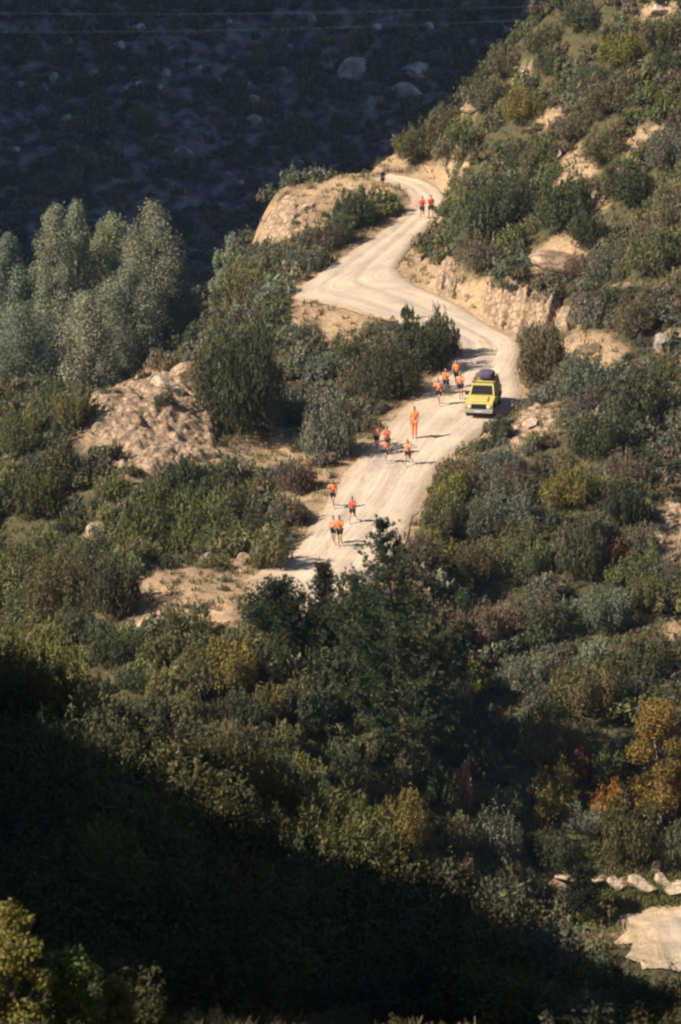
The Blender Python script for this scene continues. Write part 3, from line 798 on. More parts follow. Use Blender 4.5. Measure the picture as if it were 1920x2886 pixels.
# ------------------------------------------------------------------ shrubs one can point to
SH = [
 ('olive',1335,705,170,180,"round olive shrub overhanging the upper road bend"),
 ('dark',1420,660,250,210,"large dark shrub in the middle of the hillside over the cut bank"),
 ('dark',1590,650,200,170,"dark spreading shrub uphill of the weathered slab"),
 ('brown',1345,780,170,110,"brown twiggy shrub hanging over the cut bank's top"),
 ('olive',1180,462,170,110,"olive shrub crowning the earth bank at the road's top"),
 ('olive',1275,395,170,110,"olive shrub below the flat ridge rock"),
 ('brown',1380,330,150,110,"brown shrub on the ridge beside the flat skyline rock"),
 ('brown',1425,235,130,90,"brown shrub on the skyline beside the whitish rock"),
 ('olive',1540,165,160,100,"olive shrub on the ridge uphill of the whitish rock"),
 ('dark',1640,105,140,100,"dark shrub near the ridge's top"),
 ('ygreen',1760,190,180,110,"yellow-green shrub high on the hillside under the ridge"),
 ('olive',1870,160,160,110,"olive shrub below the large pale ridge rock"),
 ('ygreen',1480,350,150,100,"yellow-green shrub on the upper hillside next to a sandy gap"),
 ('brown',1720,330,190,110,"brown dry shrub uphill of the long sandy streak"),
 ('olive',1700,470,150,110,"olive shrub between the sandy clearing and the sandy streak"),
 ('dark',1475,480,130,90,"dark shrub downhill of the upright pale rock"),
 ('grey',1880,480,150,110,"grey-green shrub below the sandy streak"),
 ('dark',1770,590,190,130,"dark bushy shrub downhill of the sandy clearing"),
 ('brown',1895,640,140,130,"brown shrub with ragged top at the hillside's edge"),
 ('olive',1830,780,180,140,"olive shrub above the thin tan ledge"),
 ('dark',1660,720,140,120,"dark shrub beside the wide weathered slab"),
 ('brown',1790,950,150,130,"brown shrub downhill of the thin tan ledge"),
 ('grey',1660,930,120,110,"grey-green shrub where the cut bank ends"),
 ('olive',1530,1090,165,190,"upright olive bush at the roadside just above the yellow car"),
 ('grey',1660,1130,210,140,"grey shrub sprawling behind the yellow car's roadside bush"),
 ('dark',1800,1200,220,180,"big dark bush on the slope across from the yellow car"),
 ('green',1890,1130,150,130,"green shrub under the purplish grey slab"),
 ('dark',1690,1290,200,150,"dark shrub downhill of the gravelly bank"),
 ('brown',1290,1400,170,130,"brown dry shrub hugging the road's lower edge"),
 ('grey',1400,1370,170,120,"grey-green shrub below the gravelly bank"),
 ('olive',1250,1520,150,150,"olive shrub bordering the road above the pine"),
 ('grey',1440,1510,180,130,"pale grey-green shrub on the slope under the road"),
 ('ygreen',1600,1440,180,130,"yellow-green shrub on the slope facing the yellow car"),
 ('dark',1770,1500,160,140,"dark round shrub above the rust-red shrub"),
 ('rust',1735,1610,130,90,"rust-red shrub on the slope beneath the road"),
 ('dark',1640,1640,170,190,"dark upright bush beside the rust-red shrub"),
 ('brown',1330,1660,160,130,"brown shrub on the uphill side of the large pine"),
 ('olive',1480,1640,170,130,"olive shrub uphill of the pale broken rock"),
 ('brown',1520,1800,190,130,"wide brown shrub below the pale broken rock"),
 ('grey',1700,1780,180,130,"grey shrub below the dark upright bush"),
 ('olive',1830,1740,160,120,"olive shrub next to the tan rocky scar"),
 ('grey',1470,1960,200,120,"pale grey shrub on the downhill side of the large pine"),
 ('olive',1640,2030,240,170,"large olive shrub uphill of the autumn tree"),
 ('green',1800,1960,200,150,"green shrub right above the autumn tree"),
 ('olive',1540,2170,200,180,"olive bush between the large pine and the scarlet-tinged shrub"),
 ('rust',1620,2210,130,110,"scarlet-tinged shrub facing the autumn tree"),
 ('dark',1710,2240,150,130,"dark shrub in the shade of the autumn tree"),
 ('orange',1710,2330,130,110,"small orange-brown shrub downhill of the autumn tree"),
 ('ygreen',1560,2320,190,150,"yellowish shrub downhill of the scarlet-tinged shrub"),
 ('green',1780,2450,210,190,"green bush directly above the rock row"),
 ('grey',1890,2450,110,120,"grey shrub at the end of the rock row"),
 ('dark',1560,2470,160,110,"dark low shrub above the long flat slab"),
 ('grey',1400,2440,190,150,"grey-green shrub beside the lone pale boulder"),
 ('ygreen',1130,2400,190,170,"bright yellow-green bush at the large pine's foot"),
 ('tan',1300,2300,90,150,"dry tan shrub with upright seed stalks under the large pine"),
 ('green',1290,2420,130,130,"leafy green shrub below the dry seed-stalk shrub"),
 ('tan',1125,2230,60,110,"dry reddish stalks in the dark under the large pine"),
 ('orange',1080,2550,220,100,"orange-brown low shrub on the near slope's shaded edge"),
 ('dark',1130,2230,220,160,"dark dense bush at the foot of the large pine, facing the valley"),
 ('dark',1350,2230,150,180,"dark tall bush tucked against the large pine's shaded flank"),
 ('dark',1230,2290,200,140,"dark rounded bush just above the dry seed-stalk shrub"),
 ('brown',1265,462,110,90,"brown shrub on top of the earth bank at the road's top"),
 ('olive',1300,430,110,80,"olive shrub under the flat tan skyline rock"),
 ('dark',960,2250,200,160,"dark bush in the hollow below the pines"),
 ('green',930,2380,140,180,"sunlit green bush at the edge of the shade"),
 ('dark',680,1230,300,350,"tall dark olive bush standing beside the rock outcrop"),
 ('olive',600,1130,150,200,"olive bush clinging to the outcrop's back"),
 ('olive',700,900,190,160,"rusty olive bush at the end of the road's turnaround"),
 ('grey',920,1290,190,210,"silver-green bush by the road below the whitish rock"),
 ('dark',1090,1130,230,210,"dark glossy bush on the inside of the road bend"),
 ('dark',1190,1050,180,170,"dark leafy bush beside the runners ahead of the car"),
 ('dark',1250,1012,120,140,"dark leafy bush casting a shadow band over the bend above the car"),
 ('dark',1150,905,46,46,"single dark sprig at the road's edge above the inner-bend bush"),
 ('brown',830,1395,160,100,"greyish brown shrub below the whitish marker stone"),
 ('olive',420,1560,220,220,"olive bush under the outcrop, above the dirt turnout"),
 ('green',560,1560,220,220,"round green-olive bush beside the grey turnout rock"),
 ('dark',660,1500,130,150,"dark bush between the turnout and the dry bank"),
 ('olive',765,1610,140,140,"olive bush at the corner of road and turnout"),
 ('olive',170,1760,260,230,"big olive bush at the outer end of the turnout"),
 ('dark',310,1760,210,200,"dark round bush shading the turnout's outer end"),
 ('dark',330,1880,180,110,"dark green shrub below the rounded pale boulder"),
 ('olive',450,1890,150,110,"olive shrub between the turnout and the shaded slope"),
 ('dark',760,1800,220,140,"dark bush below the turnout beside the broad low pine"),
 ('ygreen',640,1960,210,170,"yellow-olive bush downhill of the broad low pine"),
 ('green',110,1480,180,150,"green shrub in the gully beyond the outcrop"),
 ('dark',170,1370,130,130,"dark shrub against the outcrop's outer face"),
 ('green',60,1290,150,120,"green shrub at the foot of the grove"),
 ('ygreen',40,1230,120,90,"yellow-green shrub in the gully by the grove"),
 ('ygreen',375,1050,120,110,"yellow-green bush on the valley side of the outcrop"),
 ('rust',305,1090,60,60,"small rusty shrub at the outcrop's upper end"),
 ('dark',465,1155,90,50,"dark shrub rooted in the outcrop's cleft"),
 ('dark',325,1310,50,70,"small dark shrub growing on the outcrop's face"),
 ('green',60,1640,150,130,"green shrub uphill of the big olive bush"),
 ('dark',1000,640,150,110,"dark shrub on the spur beside the upper road"),
 ('brown',890,720,190,100,"brownish shrub below the crumbling crag"),
 ('brown',780,790,140,110,"brown shrub at the road's turnaround"),
 ('dark',950,690,120,90,"dark low shrub along the turnaround's upper edge"),
 ('dark',1030,605,80,50,"dark shrub below the standing dark figure"),
 ('ygreen',300,2170,270,190,"golden-green shrub catching light on the shaded near slope"),
 ('tan',75,2000,100,90,"dry pinkish tan shrub on the shaded near slope"),
 ('olive',590,2230,250,170,"rounded olive shrub half lit on the near slope"),
 ('ygreen',500,2320,120,150,"narrow yellow-green shrub edging the deep shade"),
 ('tan',600,2390,180,110,"straw-coloured shrub below the half-lit rounded shrub"),
 ('brown',800,2440,200,170,"reddish brown shrub at the edge of the near slope"),
 ('grey',415,2900,120,120,"faint grey-green shrub in the deepest shade"),
]
for x, y, W_, H_, c, sd, lab in [(-7.9, 109.0, 2.2, 3.5, (.21, .195, .05), 91, "tall yellow-green bush at the near corner of the shaded slope"), (-6.5, 109.6, 1.7, 2.5, (.15, .18, .05), 92, "leafy green bush next to the tall near corner bush"), (-5.4, 110.0, 1.0, 2.0, (.20, .19, .06), 93, "slim yellow-green bush alone in the deep shade")]:
    make_tree((x, y, float(H(x, y))), W_, H_, c, lab, None, sd, 'round', "bush", n=7000, leaf=.06, cat="shrub")
for k, px, py, w, h, lab in SH:
    put_shrub(px, py, w, h, k, lab)

# ------------------------------------------------------------------ scrub that covers the slopes
LANDMARK = [(px, py, l) for (k, px, py, w, h, l) in SH]
def zone_kinds(px, py):
    if py < 700 and px > 1050: return ['olive','brown','olive','green','brown','grey','dark']
    if px > 1150 and py < 1400: return ['olive','dark','brown','grey','dark']
    if px > 1150: return ['olive','dark','brown','grey','olive','ygreen','green']
    if py > 1900: return ['dark', 'olive', 'dark', 'green']
    if px < 700 and py > 1100: return ['green','olive','dark','olive','grey']
    return ['olive','brown','grey','dark','olive']
rng = np.random.default_rng(2024)
cand = []
yy = 112.0
while yy < 392:
    step = .92 if yy > 300 else 1.05 if yy > 215 else 2.2
    half = .0725 * yy * 1.18 + 2.5
    for xx in np.arange(-half, half, step):
        cand.append((xx + rng.uniform(-.55, .55) * step, yy + rng.uniform(-.55, .55) * step))
    yy += step * 1.05
cand = np.array(cand)
cz = H(cand[:, 0], cand[:, 1]); cb = bare(cand[:, 0], cand[:, 1], cz); csd = road_sd(cand[:, 0], cand[:, 1])
dens = fbm(cand[:, 0] * .22, cand[:, 1] * .22, 91, 3)
size = np.clip(.5 + .65 * rng.random(len(cand)) ** 1.6 + .8 * np.clip(dens, -.2, .6), .4, 1.7) * np.where(cand[:, 1] < 215, 1.9, 1.0)
spx, spy = proj(cand[:, 0], cand[:, 1], cz)
ok = (csd > .35 + size * .55) & ((cb < .25) | ((rng.random(len(cand)) < .04) & (csd > 1)))
yard_clear = (spx > 1690) & (spy > 2490) & (cand[:, 1] > 218) & (cand[:, 1] < 252)
ok &= ~yard_clear
small = cb > .38; size[small] *= .4
size[(cand[:, 1] < 215) & (spx > 1450)] *= .6
size[(cand[:, 1] < 118) & (cand[:, 0] > -5)] *= .35
PL = np.array(PLACED)
for i in np.nonzero(ok)[0]:
    d = np.hypot(PL[:, 0] - cand[i, 0], PL[:, 1] - cand[i, 1]) - PL[:, 2]
    if d.min() < -.15 * size[i]: ok[i] = False
ids = np.nonzero(ok)[0]
# which of them the photo shows, and how large
vis = []
for i in ids:
    if not (20 < spx[i] < 1900 and 20 < spy[i] < 2900): continue
    g = G(spx[i], spy[i])
    if g and abs(g[1] - cand[i, 1]) < 2.5 and size[i] > .62 and spy[i] < 2550:
        vis.append((size[i] * FPX / cand[i, 1], i))
vis.sort(reverse=True)
solo = set(); taken = []; used_labels = set()
ADJ = {'olive':"olive",'brown':"brown",'dark':"dark green",'grey':"grey-green",'ygreen':"yellow-green",'green':"green"}
def unique_label(px, py, kind, wpx):
    sizes = "small" if wpx < 62 else "mid-sized" if wpx < 95 else "broad"
    L = sorted(LANDMARK, key=lambda r: (r[0]-px)**2 + (r[1]-py)**2)[:6]
    for lx, ly, l in L:
        short = l
        for cut in (" standing", " with ", " on the", " above", " below", " beside", " next", " downhill", " uphill", " at the", " between", " hugging", " bordering", " under", " over ", " catching", " high", " near"):
            pass
        dx, dy = px - lx, py - ly
        rel = ("downhill of" if dy > 0 else "uphill of") if abs(dy) > abs(dx) * .8 else ("on the cut-bank side of" if False else "beside")
        lab = f"{sizes} {ADJ[kind]} shrub {rel} the {short}"
        if len(lab.split()) <= 16 and lab not in used_labels:
            used_labels.add(lab); return lab
    return None
kinds = {}
for i in ids:
    zk = zone_kinds(spx[i], spy[i]); u = (vnoise(cand[i, 0] * .16, cand[i, 1] * .16, 33) + .5) * .75 + .25 * rng.random()
    kinds[i] = zk[int(u * len(zk) * .999) % len(zk)] if rng.random() < .75 else zk[rng.integers(len(zk))]
for s, i in vis:
    if len(solo) >= 190: break
    if any(math.hypot(spx[i] - a, spy[i] - b) < 46 for a, b in taken): continue
    lab = unique_label(spx[i], spy[i], kinds[i], s * 2)
    if not lab: continue
    w = size[i] * 2.7 * FPX / cand[i, 1]
    put_shrub(0, 0, w, w * rng.uniform(.5, .75), kinds[i], lab, "scrub on the slopes", loc=(cand[i, 0], cand[i, 1], cz[i]), rec=False)
    solo.add(i); taken.append((spx[i], spy[i]))
# the rest as low scrub, one mass for each slope
def mass_proto(seed, n, leaf):
    r = np.random.default_rng(seed); C, R = dome(r, 7)
    V, t = leaves_on(r, C, R, n, leaf * 1.1, up=1.4, elong=.32); return V, t
MP = [mass_proto(s, 620, .10) for s in range(8)]
MPN = [mass_proto(s + 20, 3200, .036) for s in range(6)]
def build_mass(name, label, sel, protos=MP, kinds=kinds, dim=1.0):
    VS = []; TS = []; CS = []
    for i in sel:
        V, t = protos[rng.integers(len(protos))]
        a = rng.random() * 6.283; c, s = math.cos(a), math.sin(a); r = size[i] * 1.4; h = r * rng.uniform(.85, 1.3)
        q = V.copy(); x = q[..., 0] * c - q[..., 1] * s; y = q[..., 0] * s + q[..., 1] * c
        q = np.stack([x * r + cand[i, 0], y * r + cand[i, 1], q[..., 2] * h + cz[i] - .08], -1)
        VS.append(q.reshape(-1, 3)); TS.append(t)
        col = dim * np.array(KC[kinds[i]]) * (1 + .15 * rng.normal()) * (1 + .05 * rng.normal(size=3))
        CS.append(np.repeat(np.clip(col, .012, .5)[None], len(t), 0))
    if not VS: return
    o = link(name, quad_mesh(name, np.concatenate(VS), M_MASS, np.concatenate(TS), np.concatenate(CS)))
    tag(o, label, kind="stuff")
rest = [i for i in ids if i not in solo]
build_mass("hillside_scrub", "low scrub filling the sunlit hillside between the shrubs", [i for i in rest if cand[i, 1] >= 225 and spx[i] > 1000])
build_mass("valley_scrub", "low scrub around the outcrop and the valley edge", [i for i in rest if cand[i, 1] >= 225 and spx[i] <= 1000])
build_mass("shaded_scrub", "scrub on the near slope in deep shade", [i for i in rest if cand[i, 1] < 225], MPN, dim=.58)  # leaf colours dimmed too, so part of the deep shade is painted in
# dry grass and twigs on the soil
ng = 16000
gy_ = 112 + (395 - 112) * rng.random(ng * 3); gx_ = (rng.random(ng * 3) * 2 - 1) * (.0725 * gy_ * 1.1 + 2)
gz = H(gx_, gy_); gb = bare(gx_, gy_, gz); gs = road_sd(gx_, gy_); gpx, gpy = proj(gx_, gy_, gz)
m = (gs > .25) & (rng.random(ng * 3) < np.where(gb > .4, .35, .5)) & ~((gpx > 1770) & (gpy > 2555) & (gy_ > 218) & (gy_ < 252))
gx_, gy_, gz, gb = gx_[m], gy_[m], gz[m], gb[m]
k = 12; n = len(gx_) * k
bx = np.repeat(gx_, k) + rng.normal(size=n) * .16; by = np.repeat(gy_, k) + rng.normal(size=n) * .16; bz = np.repeat(gz, k) - .03
d = np.stack([rng.normal(size=n) * .45, rng.normal(size=n) * .45, np.ones(n)], 1); d /= np.linalg.norm(d, axis=1, keepdims=True)
w = np.cross(d, rng.normal(size=(n, 3))); w /= np.linalg.norm(w, axis=1, keepdims=True)
Lg = (.15 + .3 * rng.random(n))[:, None]; p = np.stack([bx, by, bz], 1)
V = np.stack([p - w * .035, p + w * .035, p + d * Lg + w * .012, p + d * Lg - w * .012], 1)
gc = np.array([[.22, .17, .085], [.15, .135, .055], [.13, .10, .06], [.10, .11, .04]])[np.repeat(rng.integers(4, size=len(gx_)), k)]
tag(link("dry_grass", quad_mesh("dry_grass", V.reshape(-1, 3), M_MASS, .7 + .6 * rng.random(n), gc)), "tufts of dry grass between the shrubs", kind="stuff")
# green verge in front of the rock row
n = 8000; u = rng.random(n); vpx = 1600 + 460 * rng.random(n); vpy = 2500 + 52 * u
q = np.array([yard_pt(a, b) for a, b in zip(vpx, vpy)]); p = np.stack([q[:, 0], q[:, 1], H(q[:, 0], q[:, 1])], 1)
d = np.stack([rng.normal(size=n) * .4, rng.normal(size=n) * .4, np.ones(n)], 1); d /= np.linalg.norm(d, axis=1, keepdims=True)
w = np.cross(d, rng.normal(size=(n, 3))); w /= np.linalg.norm(w, axis=1, keepdims=True); Lg = (.12 + .2 * rng.random(n))[:, None]
V = np.stack([p - w * .04, p + w * .04, p + d * Lg + w * .015, p + d * Lg - w * .015], 1)
tag(link("verge_grass", quad_mesh("verge_grass", V.reshape(-1, 3), M_MASS, .7 + .6 * rng.random(n), np.repeat([[.12, .13, .045]], n, 0))), "short green grass verge beside the dirt yard", kind="stuff")

# ------------------------------------------------------------------ far slope: scrub and pale rocks in shade
fy = []; fx = []
y_ = 438.0
while y_ < 530:
    for x_ in np.arange(-46, 46, 1.9): fx.append(x_ + rng.uniform(-.9, .9)); fy.append(y_ + rng.uniform(-.9, .9))
    y_ += 2.0
cand = np.stack([fx, fy], 1); cz = H(cand[:, 0], cand[:, 1]); size = .5 + .9 * rng.random(len(cand)) ** 1.5
kinds = {i: ['dark', 'grey', 'olive', 'brown', 'dark', 'grey'][rng.integers(6)] for i in range(len(cand))}
sel = [i for i in range(len(cand)) if rng.random() < .38 + 1.6 * max(0, vnoise(cand[i, 0] * .12, cand[i, 1] * .12, 7) + .35)]
build_mass("far_scrub", "scrub covering the shaded slope across the valley", sel, [mass_proto(s + 50, 130, .2) for s in range(6)], kinds)
far_refs = [(385,60,46,30),(648,50,22,18),(190,100,30,22),(270,190,40,24),(60,225,26,20),(470,185,38,28),(375,225,60,26),(445,235,46,22),(560,180,24,16),(660,155,26,18),(690,225,40,22),(720,265,36,26),(610,215,26,16),(720,320,40,24),(185,318,34,20),(275,345,44,22),(45,410,30,18),(495,415,30,18),(530,415,34,20),(850,450,26,16),(780,440,28,22),(680,505,26,14),(940,160,30,26),(1000,160,84,56),(1180,165,84,56),(1090,240,40,22),(1150,230,84,46),(1120,280,40,20),(1210,60,30,24),(1000,85,36,26),(560,55,20,14),(880,40,26,20),(1290,40,36,24),(1420,70,30,22),(1060,60,40,22),(1340,110,30,18),(150,200,26,22),(330,110,40,30),(820,120,30,20),(860,205,26,18)]
for j, (a, b, w, h) in enumerate(far_refs):
    put_boulder(a, b + h, w * 1.05, h * 1.05, 'grey', "pale grey rock showing in scrub on the shaded slope across the valley", "rocks on the far slope", y0=425)
for a, b, w, h, lab in [(410,385,100,80,"green-yellow bush standing out in the middle of the shaded far slope"),(85,285,60,60,"yellowish bush on the far slope above the grove"),(735,190,70,60,"olive bush high on the far slope under the power lines"),(955,372,60,60,"yellowish bush on the far slope close to the spur"),(1010,150,70,70,"tawny bush on the far slope near the ridge"),(1130,170,60,50,"dull bush by the pale rocks near the ridge")]:
    g = G(a, b, 425)
    if g: put_shrub(a, b, w, h, 'ygreen', lab, None, loc=g, rec=False)

# ------------------------------------------------------------------ power lines high across the valley
M_WIRE = simple_mat("aluminium cable", (.22, .30, .33), .6, .3)
def wire(y, p0, p1, ext, label):
    a = Vector(P(*p0, y)); b = Vector(P(*p1, y)); d = b - a; pts = []
    for i in range(61):
        t = -ext + (1 + 2 * ext) * i / 60; q = a + d * t; q.z += 1.2 * ((t - .45) ** 2 - .25) * .9; pts.append(tuple(q))
    tag(link("power_line", tubes_mesh("power_line", [(pts, [.0036] * 61, 6)], M_WIRE)), label, "power line", "power lines over the valley")
wire(330, (100, 88), (1640, 50), 1.6, "thin lower power line sagging across the shaded far slope")
wire(330, (100, 36), (1640, 14), 1.6, "thin upper power line near the top of the shaded far slope")

# ------------------------------------------------------------------ thin blue air
HAZE = 0.00009
mh = bpy.data.materials.new("thin air"); mh.use_nodes = True; nt = mh.node_tree; nt.nodes.clear()
out = nt.nodes.new("ShaderNodeOutputMaterial"); pv = nt.nodes.new("ShaderNodeVolumePrincipled")
pv.inputs["Color"].default_value = (.42, .57, .95, 1); pv.inputs["Density"].default_value = HAZE; pv.inputs["Anisotropy"].default_value = 0.0
nt.links.new(pv.outputs[0], out.inputs["Volume"])
bm = bmesh.new(); bmesh.ops.create_cube(bm, size=1)
for v in bm.verts: v.co = (v.co.x * 1420, 300 + v.co.y * 1620, (ZMIN - 1) if v.co.z < 0 else ZMAX + 5)
me = bpy.data.meshes.new("haze"); bm.to_mesh(me); bm.free(); me.materials.append(mh)
tag(link("haze", me), "thin bluish air over the valley", kind="stuff")

# ------------------------------------------------------------------ people
M_SKIN = simple_mat("skin", (.42, .25, .17), .55, var=.08); M_HAIR = simple_mat("dark hair", (.03, .02, .015), .6)
M_ORANGE = simple_mat("orange jersey", (.88, .22, .07), .75, var=.1); M_CORAL = simple_mat("coral jersey", (.85, .30, .18), .75, var=.1); M_RED = simple_mat("red jersey", (.70, .11, .07), .75, var=.1)
M_SHORT = simple_mat("black shorts", (.018, .017, .02), .8); M_SHOE = simple_mat("running shoe", (.55, .53, .5), .6); M_NAVY = simple_mat("dark clothes", (.05, .045, .055), .85); M_EYE = simple_mat("dark eye", (.02, .015, .01), .3)
DG = None
def skin_obj(V, E, R, mat, sub=1):
    me = bpy.data.meshes.new("tmp"); me.from_pydata(V, E, []); o = bpy.data.objects.new("tmp", me); COL.objects.link(o)
    md = o.modifiers.new("s", 'SKIN'); md.use_smooth_shade = True
    for i, r in enumerate(R):
        me.skin_vertices[0].data[i].radius = (r, r) if not isinstance(r, tuple) else r
    me.skin_vertices[0].data[0].use_root = True
    ss = o.modifiers.new("u", 'SUBSURF'); ss.levels = sub; ss.render_levels = sub
    bpy.context.view_layer.update(); dg = bpy.context.evaluated_depsgraph_get()
    out = bpy.data.meshes.new_from_object(o.evaluated_get(dg)); bpy.data.objects.remove(o); bpy.data.meshes.remove(me)
    out.materials.clear(); out.materials.append(mat); smooth(out); return out
def head_mesh(c, mat):
    bm = bmesh.new(); bmesh.ops.create_uvsphere(bm, u_segments=18, v_segments=14, radius=1)
    for v in bm.verts:
        x, y, z = v.co
        f = 1 - .18 * max(0, -z)                      # jaw narrows
        x *= .078 * f; yy = y * .098; zz = z * .118
        if y > .75 and abs(v.co.x) < .25 and -.35 < z < .15: yy += .022 * (1 - abs(v.co.x) / .25)   # nose
        if y > .6 and -.75 < z < -.4: yy += .006
        if abs(v.co.x) > .93 and abs(z) < .3: x *= 1.12                                              # ears
        v.co = (x + c[0], yy + c[1], zz + c[2])
    me = bpy.data.meshes.new("head"); bm.to_mesh(me); bm.free(); me.materials.append(mat); return smooth(me)
def join_meshes(name, ms, mat):
    V = []; F = []
    for m in ms:
        o = len(V); V += [tuple(v.co) for v in m.vertices]; F += [tuple(i + o for i in p.vertices) for p in m.polygons]
    me = bpy.data.meshes.new(name); me.from_pydata(V, [], F); me.materials.append(mat); return smooth(me)
def limb(a, ang, l, side=0.0):
    return (a[0] + side * l, a[1] + math.sin(ang) * l, a[2] - math.cos(ang) * l)
def make_pose(hipL, kneeL, hipR, kneeR, armL, armR, elbow, lean, walk=False):
    """joint chain of a figure 1.75 m tall facing +y; returns part meshes, soles on z = 0"""
    pel = (0, 0, .93); V = [pel]; E = []; R = [(.135, .10)]
    def add(p, r, par): V.append(tuple(p)); R.append(r if isinstance(r, tuple) else (r, r)); E.append((par, len(V) - 1)); return len(V) - 1
    sp = add((0, lean * .2, 1.10), (.125, .095), 0); ch = add((0, lean * .7, 1.30), (.15, .105), sp); nk = add((0, lean * 1.05, 1.46), .062, ch); hd = add((0, lean * 1.2, 1.56), .055, nk)
    J = {}
    for s, hip, knee in ((-1, hipL, kneeL), (1, hipR, kneeR)):
        h = (s * .095, 0, .90); hi = add(h, .088, 0); th = limb(h, hip, .22); ti = add(th, .078, hi); k = limb(h, hip, .43); ki = add(k, .055, ti)
        cf = limb(k, hip - knee, .15); ci = add(cf, .056, ki); an = limb(k, hip - knee, .40); ai = add(an, .036, ci)
        fa = hip - knee; toe = (an[0], an[1] + .15 * math.cos(fa) + .0, an[2] - .05 + .15 * math.sin(fa)); add(toe, .034, ai); J[s] = (h, th, k, an, toe)
    A = {}
    for s, ar in ((-1, armL), (1, armR)):
        sh = (s * .185, lean * .95, 1.40); si = add(sh, .056, ch); el = limb(sh, ar, .29, s * .12); ei = add(el, .042, si)
        wr = limb(el, ar + elbow, .24, -s * .08); wi = add(wr, .028, ei); pa = limb(wr, ar + elbow, .07); pi = add(pa, (.04, .02), wi)
        A[s] = (sh, el, wr); f = ar + elbow
        for q, (off, ln) in enumerate(((-.027, .065), (-.009, .078), (.009, .074), (.027, .058))):
            b = (pa[0] + off, pa[1] + math.sin(f) * .02, pa[2] - math.cos(f) * .02); k1 = limb(b, f + .25, ln * .55); k2 = limb(k1, f + .8, ln * .45)
            bi = add(b, .009, pi); x1 = add(k1, .008, bi); add(k2, .007, x1)
        tb = (wr[0] - s * .03, wr[1] + math.sin(f) * .03, wr[2] - math.cos(f) * .03); t1 = add(tb, .010, wi); add((tb[0] - s * .02, tb[1] + math.sin(f) * .04, tb[2] - math.cos(f) * .04), .008, t1)
    body = skin_obj(V, E, R, M_SKIN)
    hc = (0, lean * 1.3 + .015, 1.635)
    body = join_meshes("person", [body, head_mesh(hc, M_SKIN)], M_SKIN)
    # jersey
    V = [(0, 0, .95), (0, lean * .2, 1.10), (0, lean * .7, 1.30), (0, lean * 1.0, 1.43)]; E = [(0, 1), (1, 2), (2, 3)]; R = [(.155, .12), (.145, .115), (.17, .125), (.085, .08)]
    for s in (-1, 1):
        sh, el, wr = A[s]; i = len(V); mid = tuple(sh[k] + (el[k] - sh[k]) * .7 for k in range(3)); V += [sh, mid]; E += [(2, i), (i, i + 1)]; R += [(.075, .075), (.066, .066)]
    shirt = skin_obj(V, E, R, M_ORANGE)
    V = [(0, 0, .95)]; E = []; R = [(.15, .118)]
    for s in (-1, 1):
        h, th, k, an, toe = J[s]; i = len(V); V += [h, tuple(th[q] + (k[q] - th[q]) * .35 for q in range(3))]; E += [(0, i), (i, i + 1)]; R += [(.108, .108), (.10, .10)]
    shorts = skin_obj(V, E, R, M_SHORT)
    V = [(0, 0, .95)]; E = []; R = [(.15, .118)]
    for s in (-1, 1):
        h, th, k, an, toe = J[s]; i = len(V); V += [h, th, k, (an[0], an[1], an[2] + .03)]; E += [(0, i), (i, i + 1), (i + 1, i + 2), (i + 2, i + 3)]; R += [(.108, .108), (.10, .10), (.078, .078), (.066, .066)]
    trousers = skin_obj(V, E, R, M_ORANGE)
    shoes = []
    for s in (-1, 1):
        h, th, k, an, toe = J[s]; d = Vector(toe) - Vector(an)
        a = Vector(an) - Vector((0, 0, .03)); shoes.append(skin_obj([tuple(a - d * .25), tuple(a + d * .4), tuple(Vector(toe) + d * .25)], [(0, 1), (1, 2)], [(.045, .045), (.048, .045), (.038, .03)], M_SHOE))
    bm = bmesh.new(); bmesh.ops.create_uvsphere(bm, u_segments=14, v_segments=10, radius=1)
    bmesh.ops.delete(bm, geom=[v for v in bm.verts if v.co.z < -.25 or (v.co.y > .45 and v.co.z < .45)], context='VERTS')
    for v in bm.verts: v.co = (v.co.x * .086 + hc[0], v.co.y * .106 + hc[1] - .006, v.co.z * .122 + hc[2] + .01)
    hair = bpy.data.meshes.new("hair"); bm.to_mesh(hair); bm.free(); hair.materials.append(M_HAIR); smooth(hair)
    eyes = []
    for s in (-1, 1):
        bm = bmesh.new(); bmesh.ops.create_icosphere(bm, subdivisions=1, radius=.011)
        for v in bm.verts: v.co += Vector((hc[0] + s * .03, hc[1] + .088, hc[2] + .012))
        e = bpy.data.meshes.new("eye"); bm.to_mesh(e); bm.free(); e.materials.append(M_EYE); eyes.append(e)
    low = min(min(v.co.z for v in m.vertices) for m in shoes)
    for m in [body, shirt, shorts, hair, trousers] + shoes + eyes: m.transform(Matrix.Translation((0, 0, -low)))
    return dict(body=body, shirt=shirt, shorts=shorts, trousers=trousers, shoes=shoes, hair=hair, eyes=eyes)
POSES = [make_pose(.75, 1.0, -.35, .55, -.6, .7, 1.5, .12), make_pose(-.3, .9, .6, .35, .65, -.55, 1.55, .10), make_pose(.25, .35, -.25, .25, -.35, .4, .9, .05), make_pose(.5, 1.3, -.12, .12, .5, -.5, 1.6, .12),
         make_pose(.05, .03, -.04, .03, .08, -.05, .2, .02)]
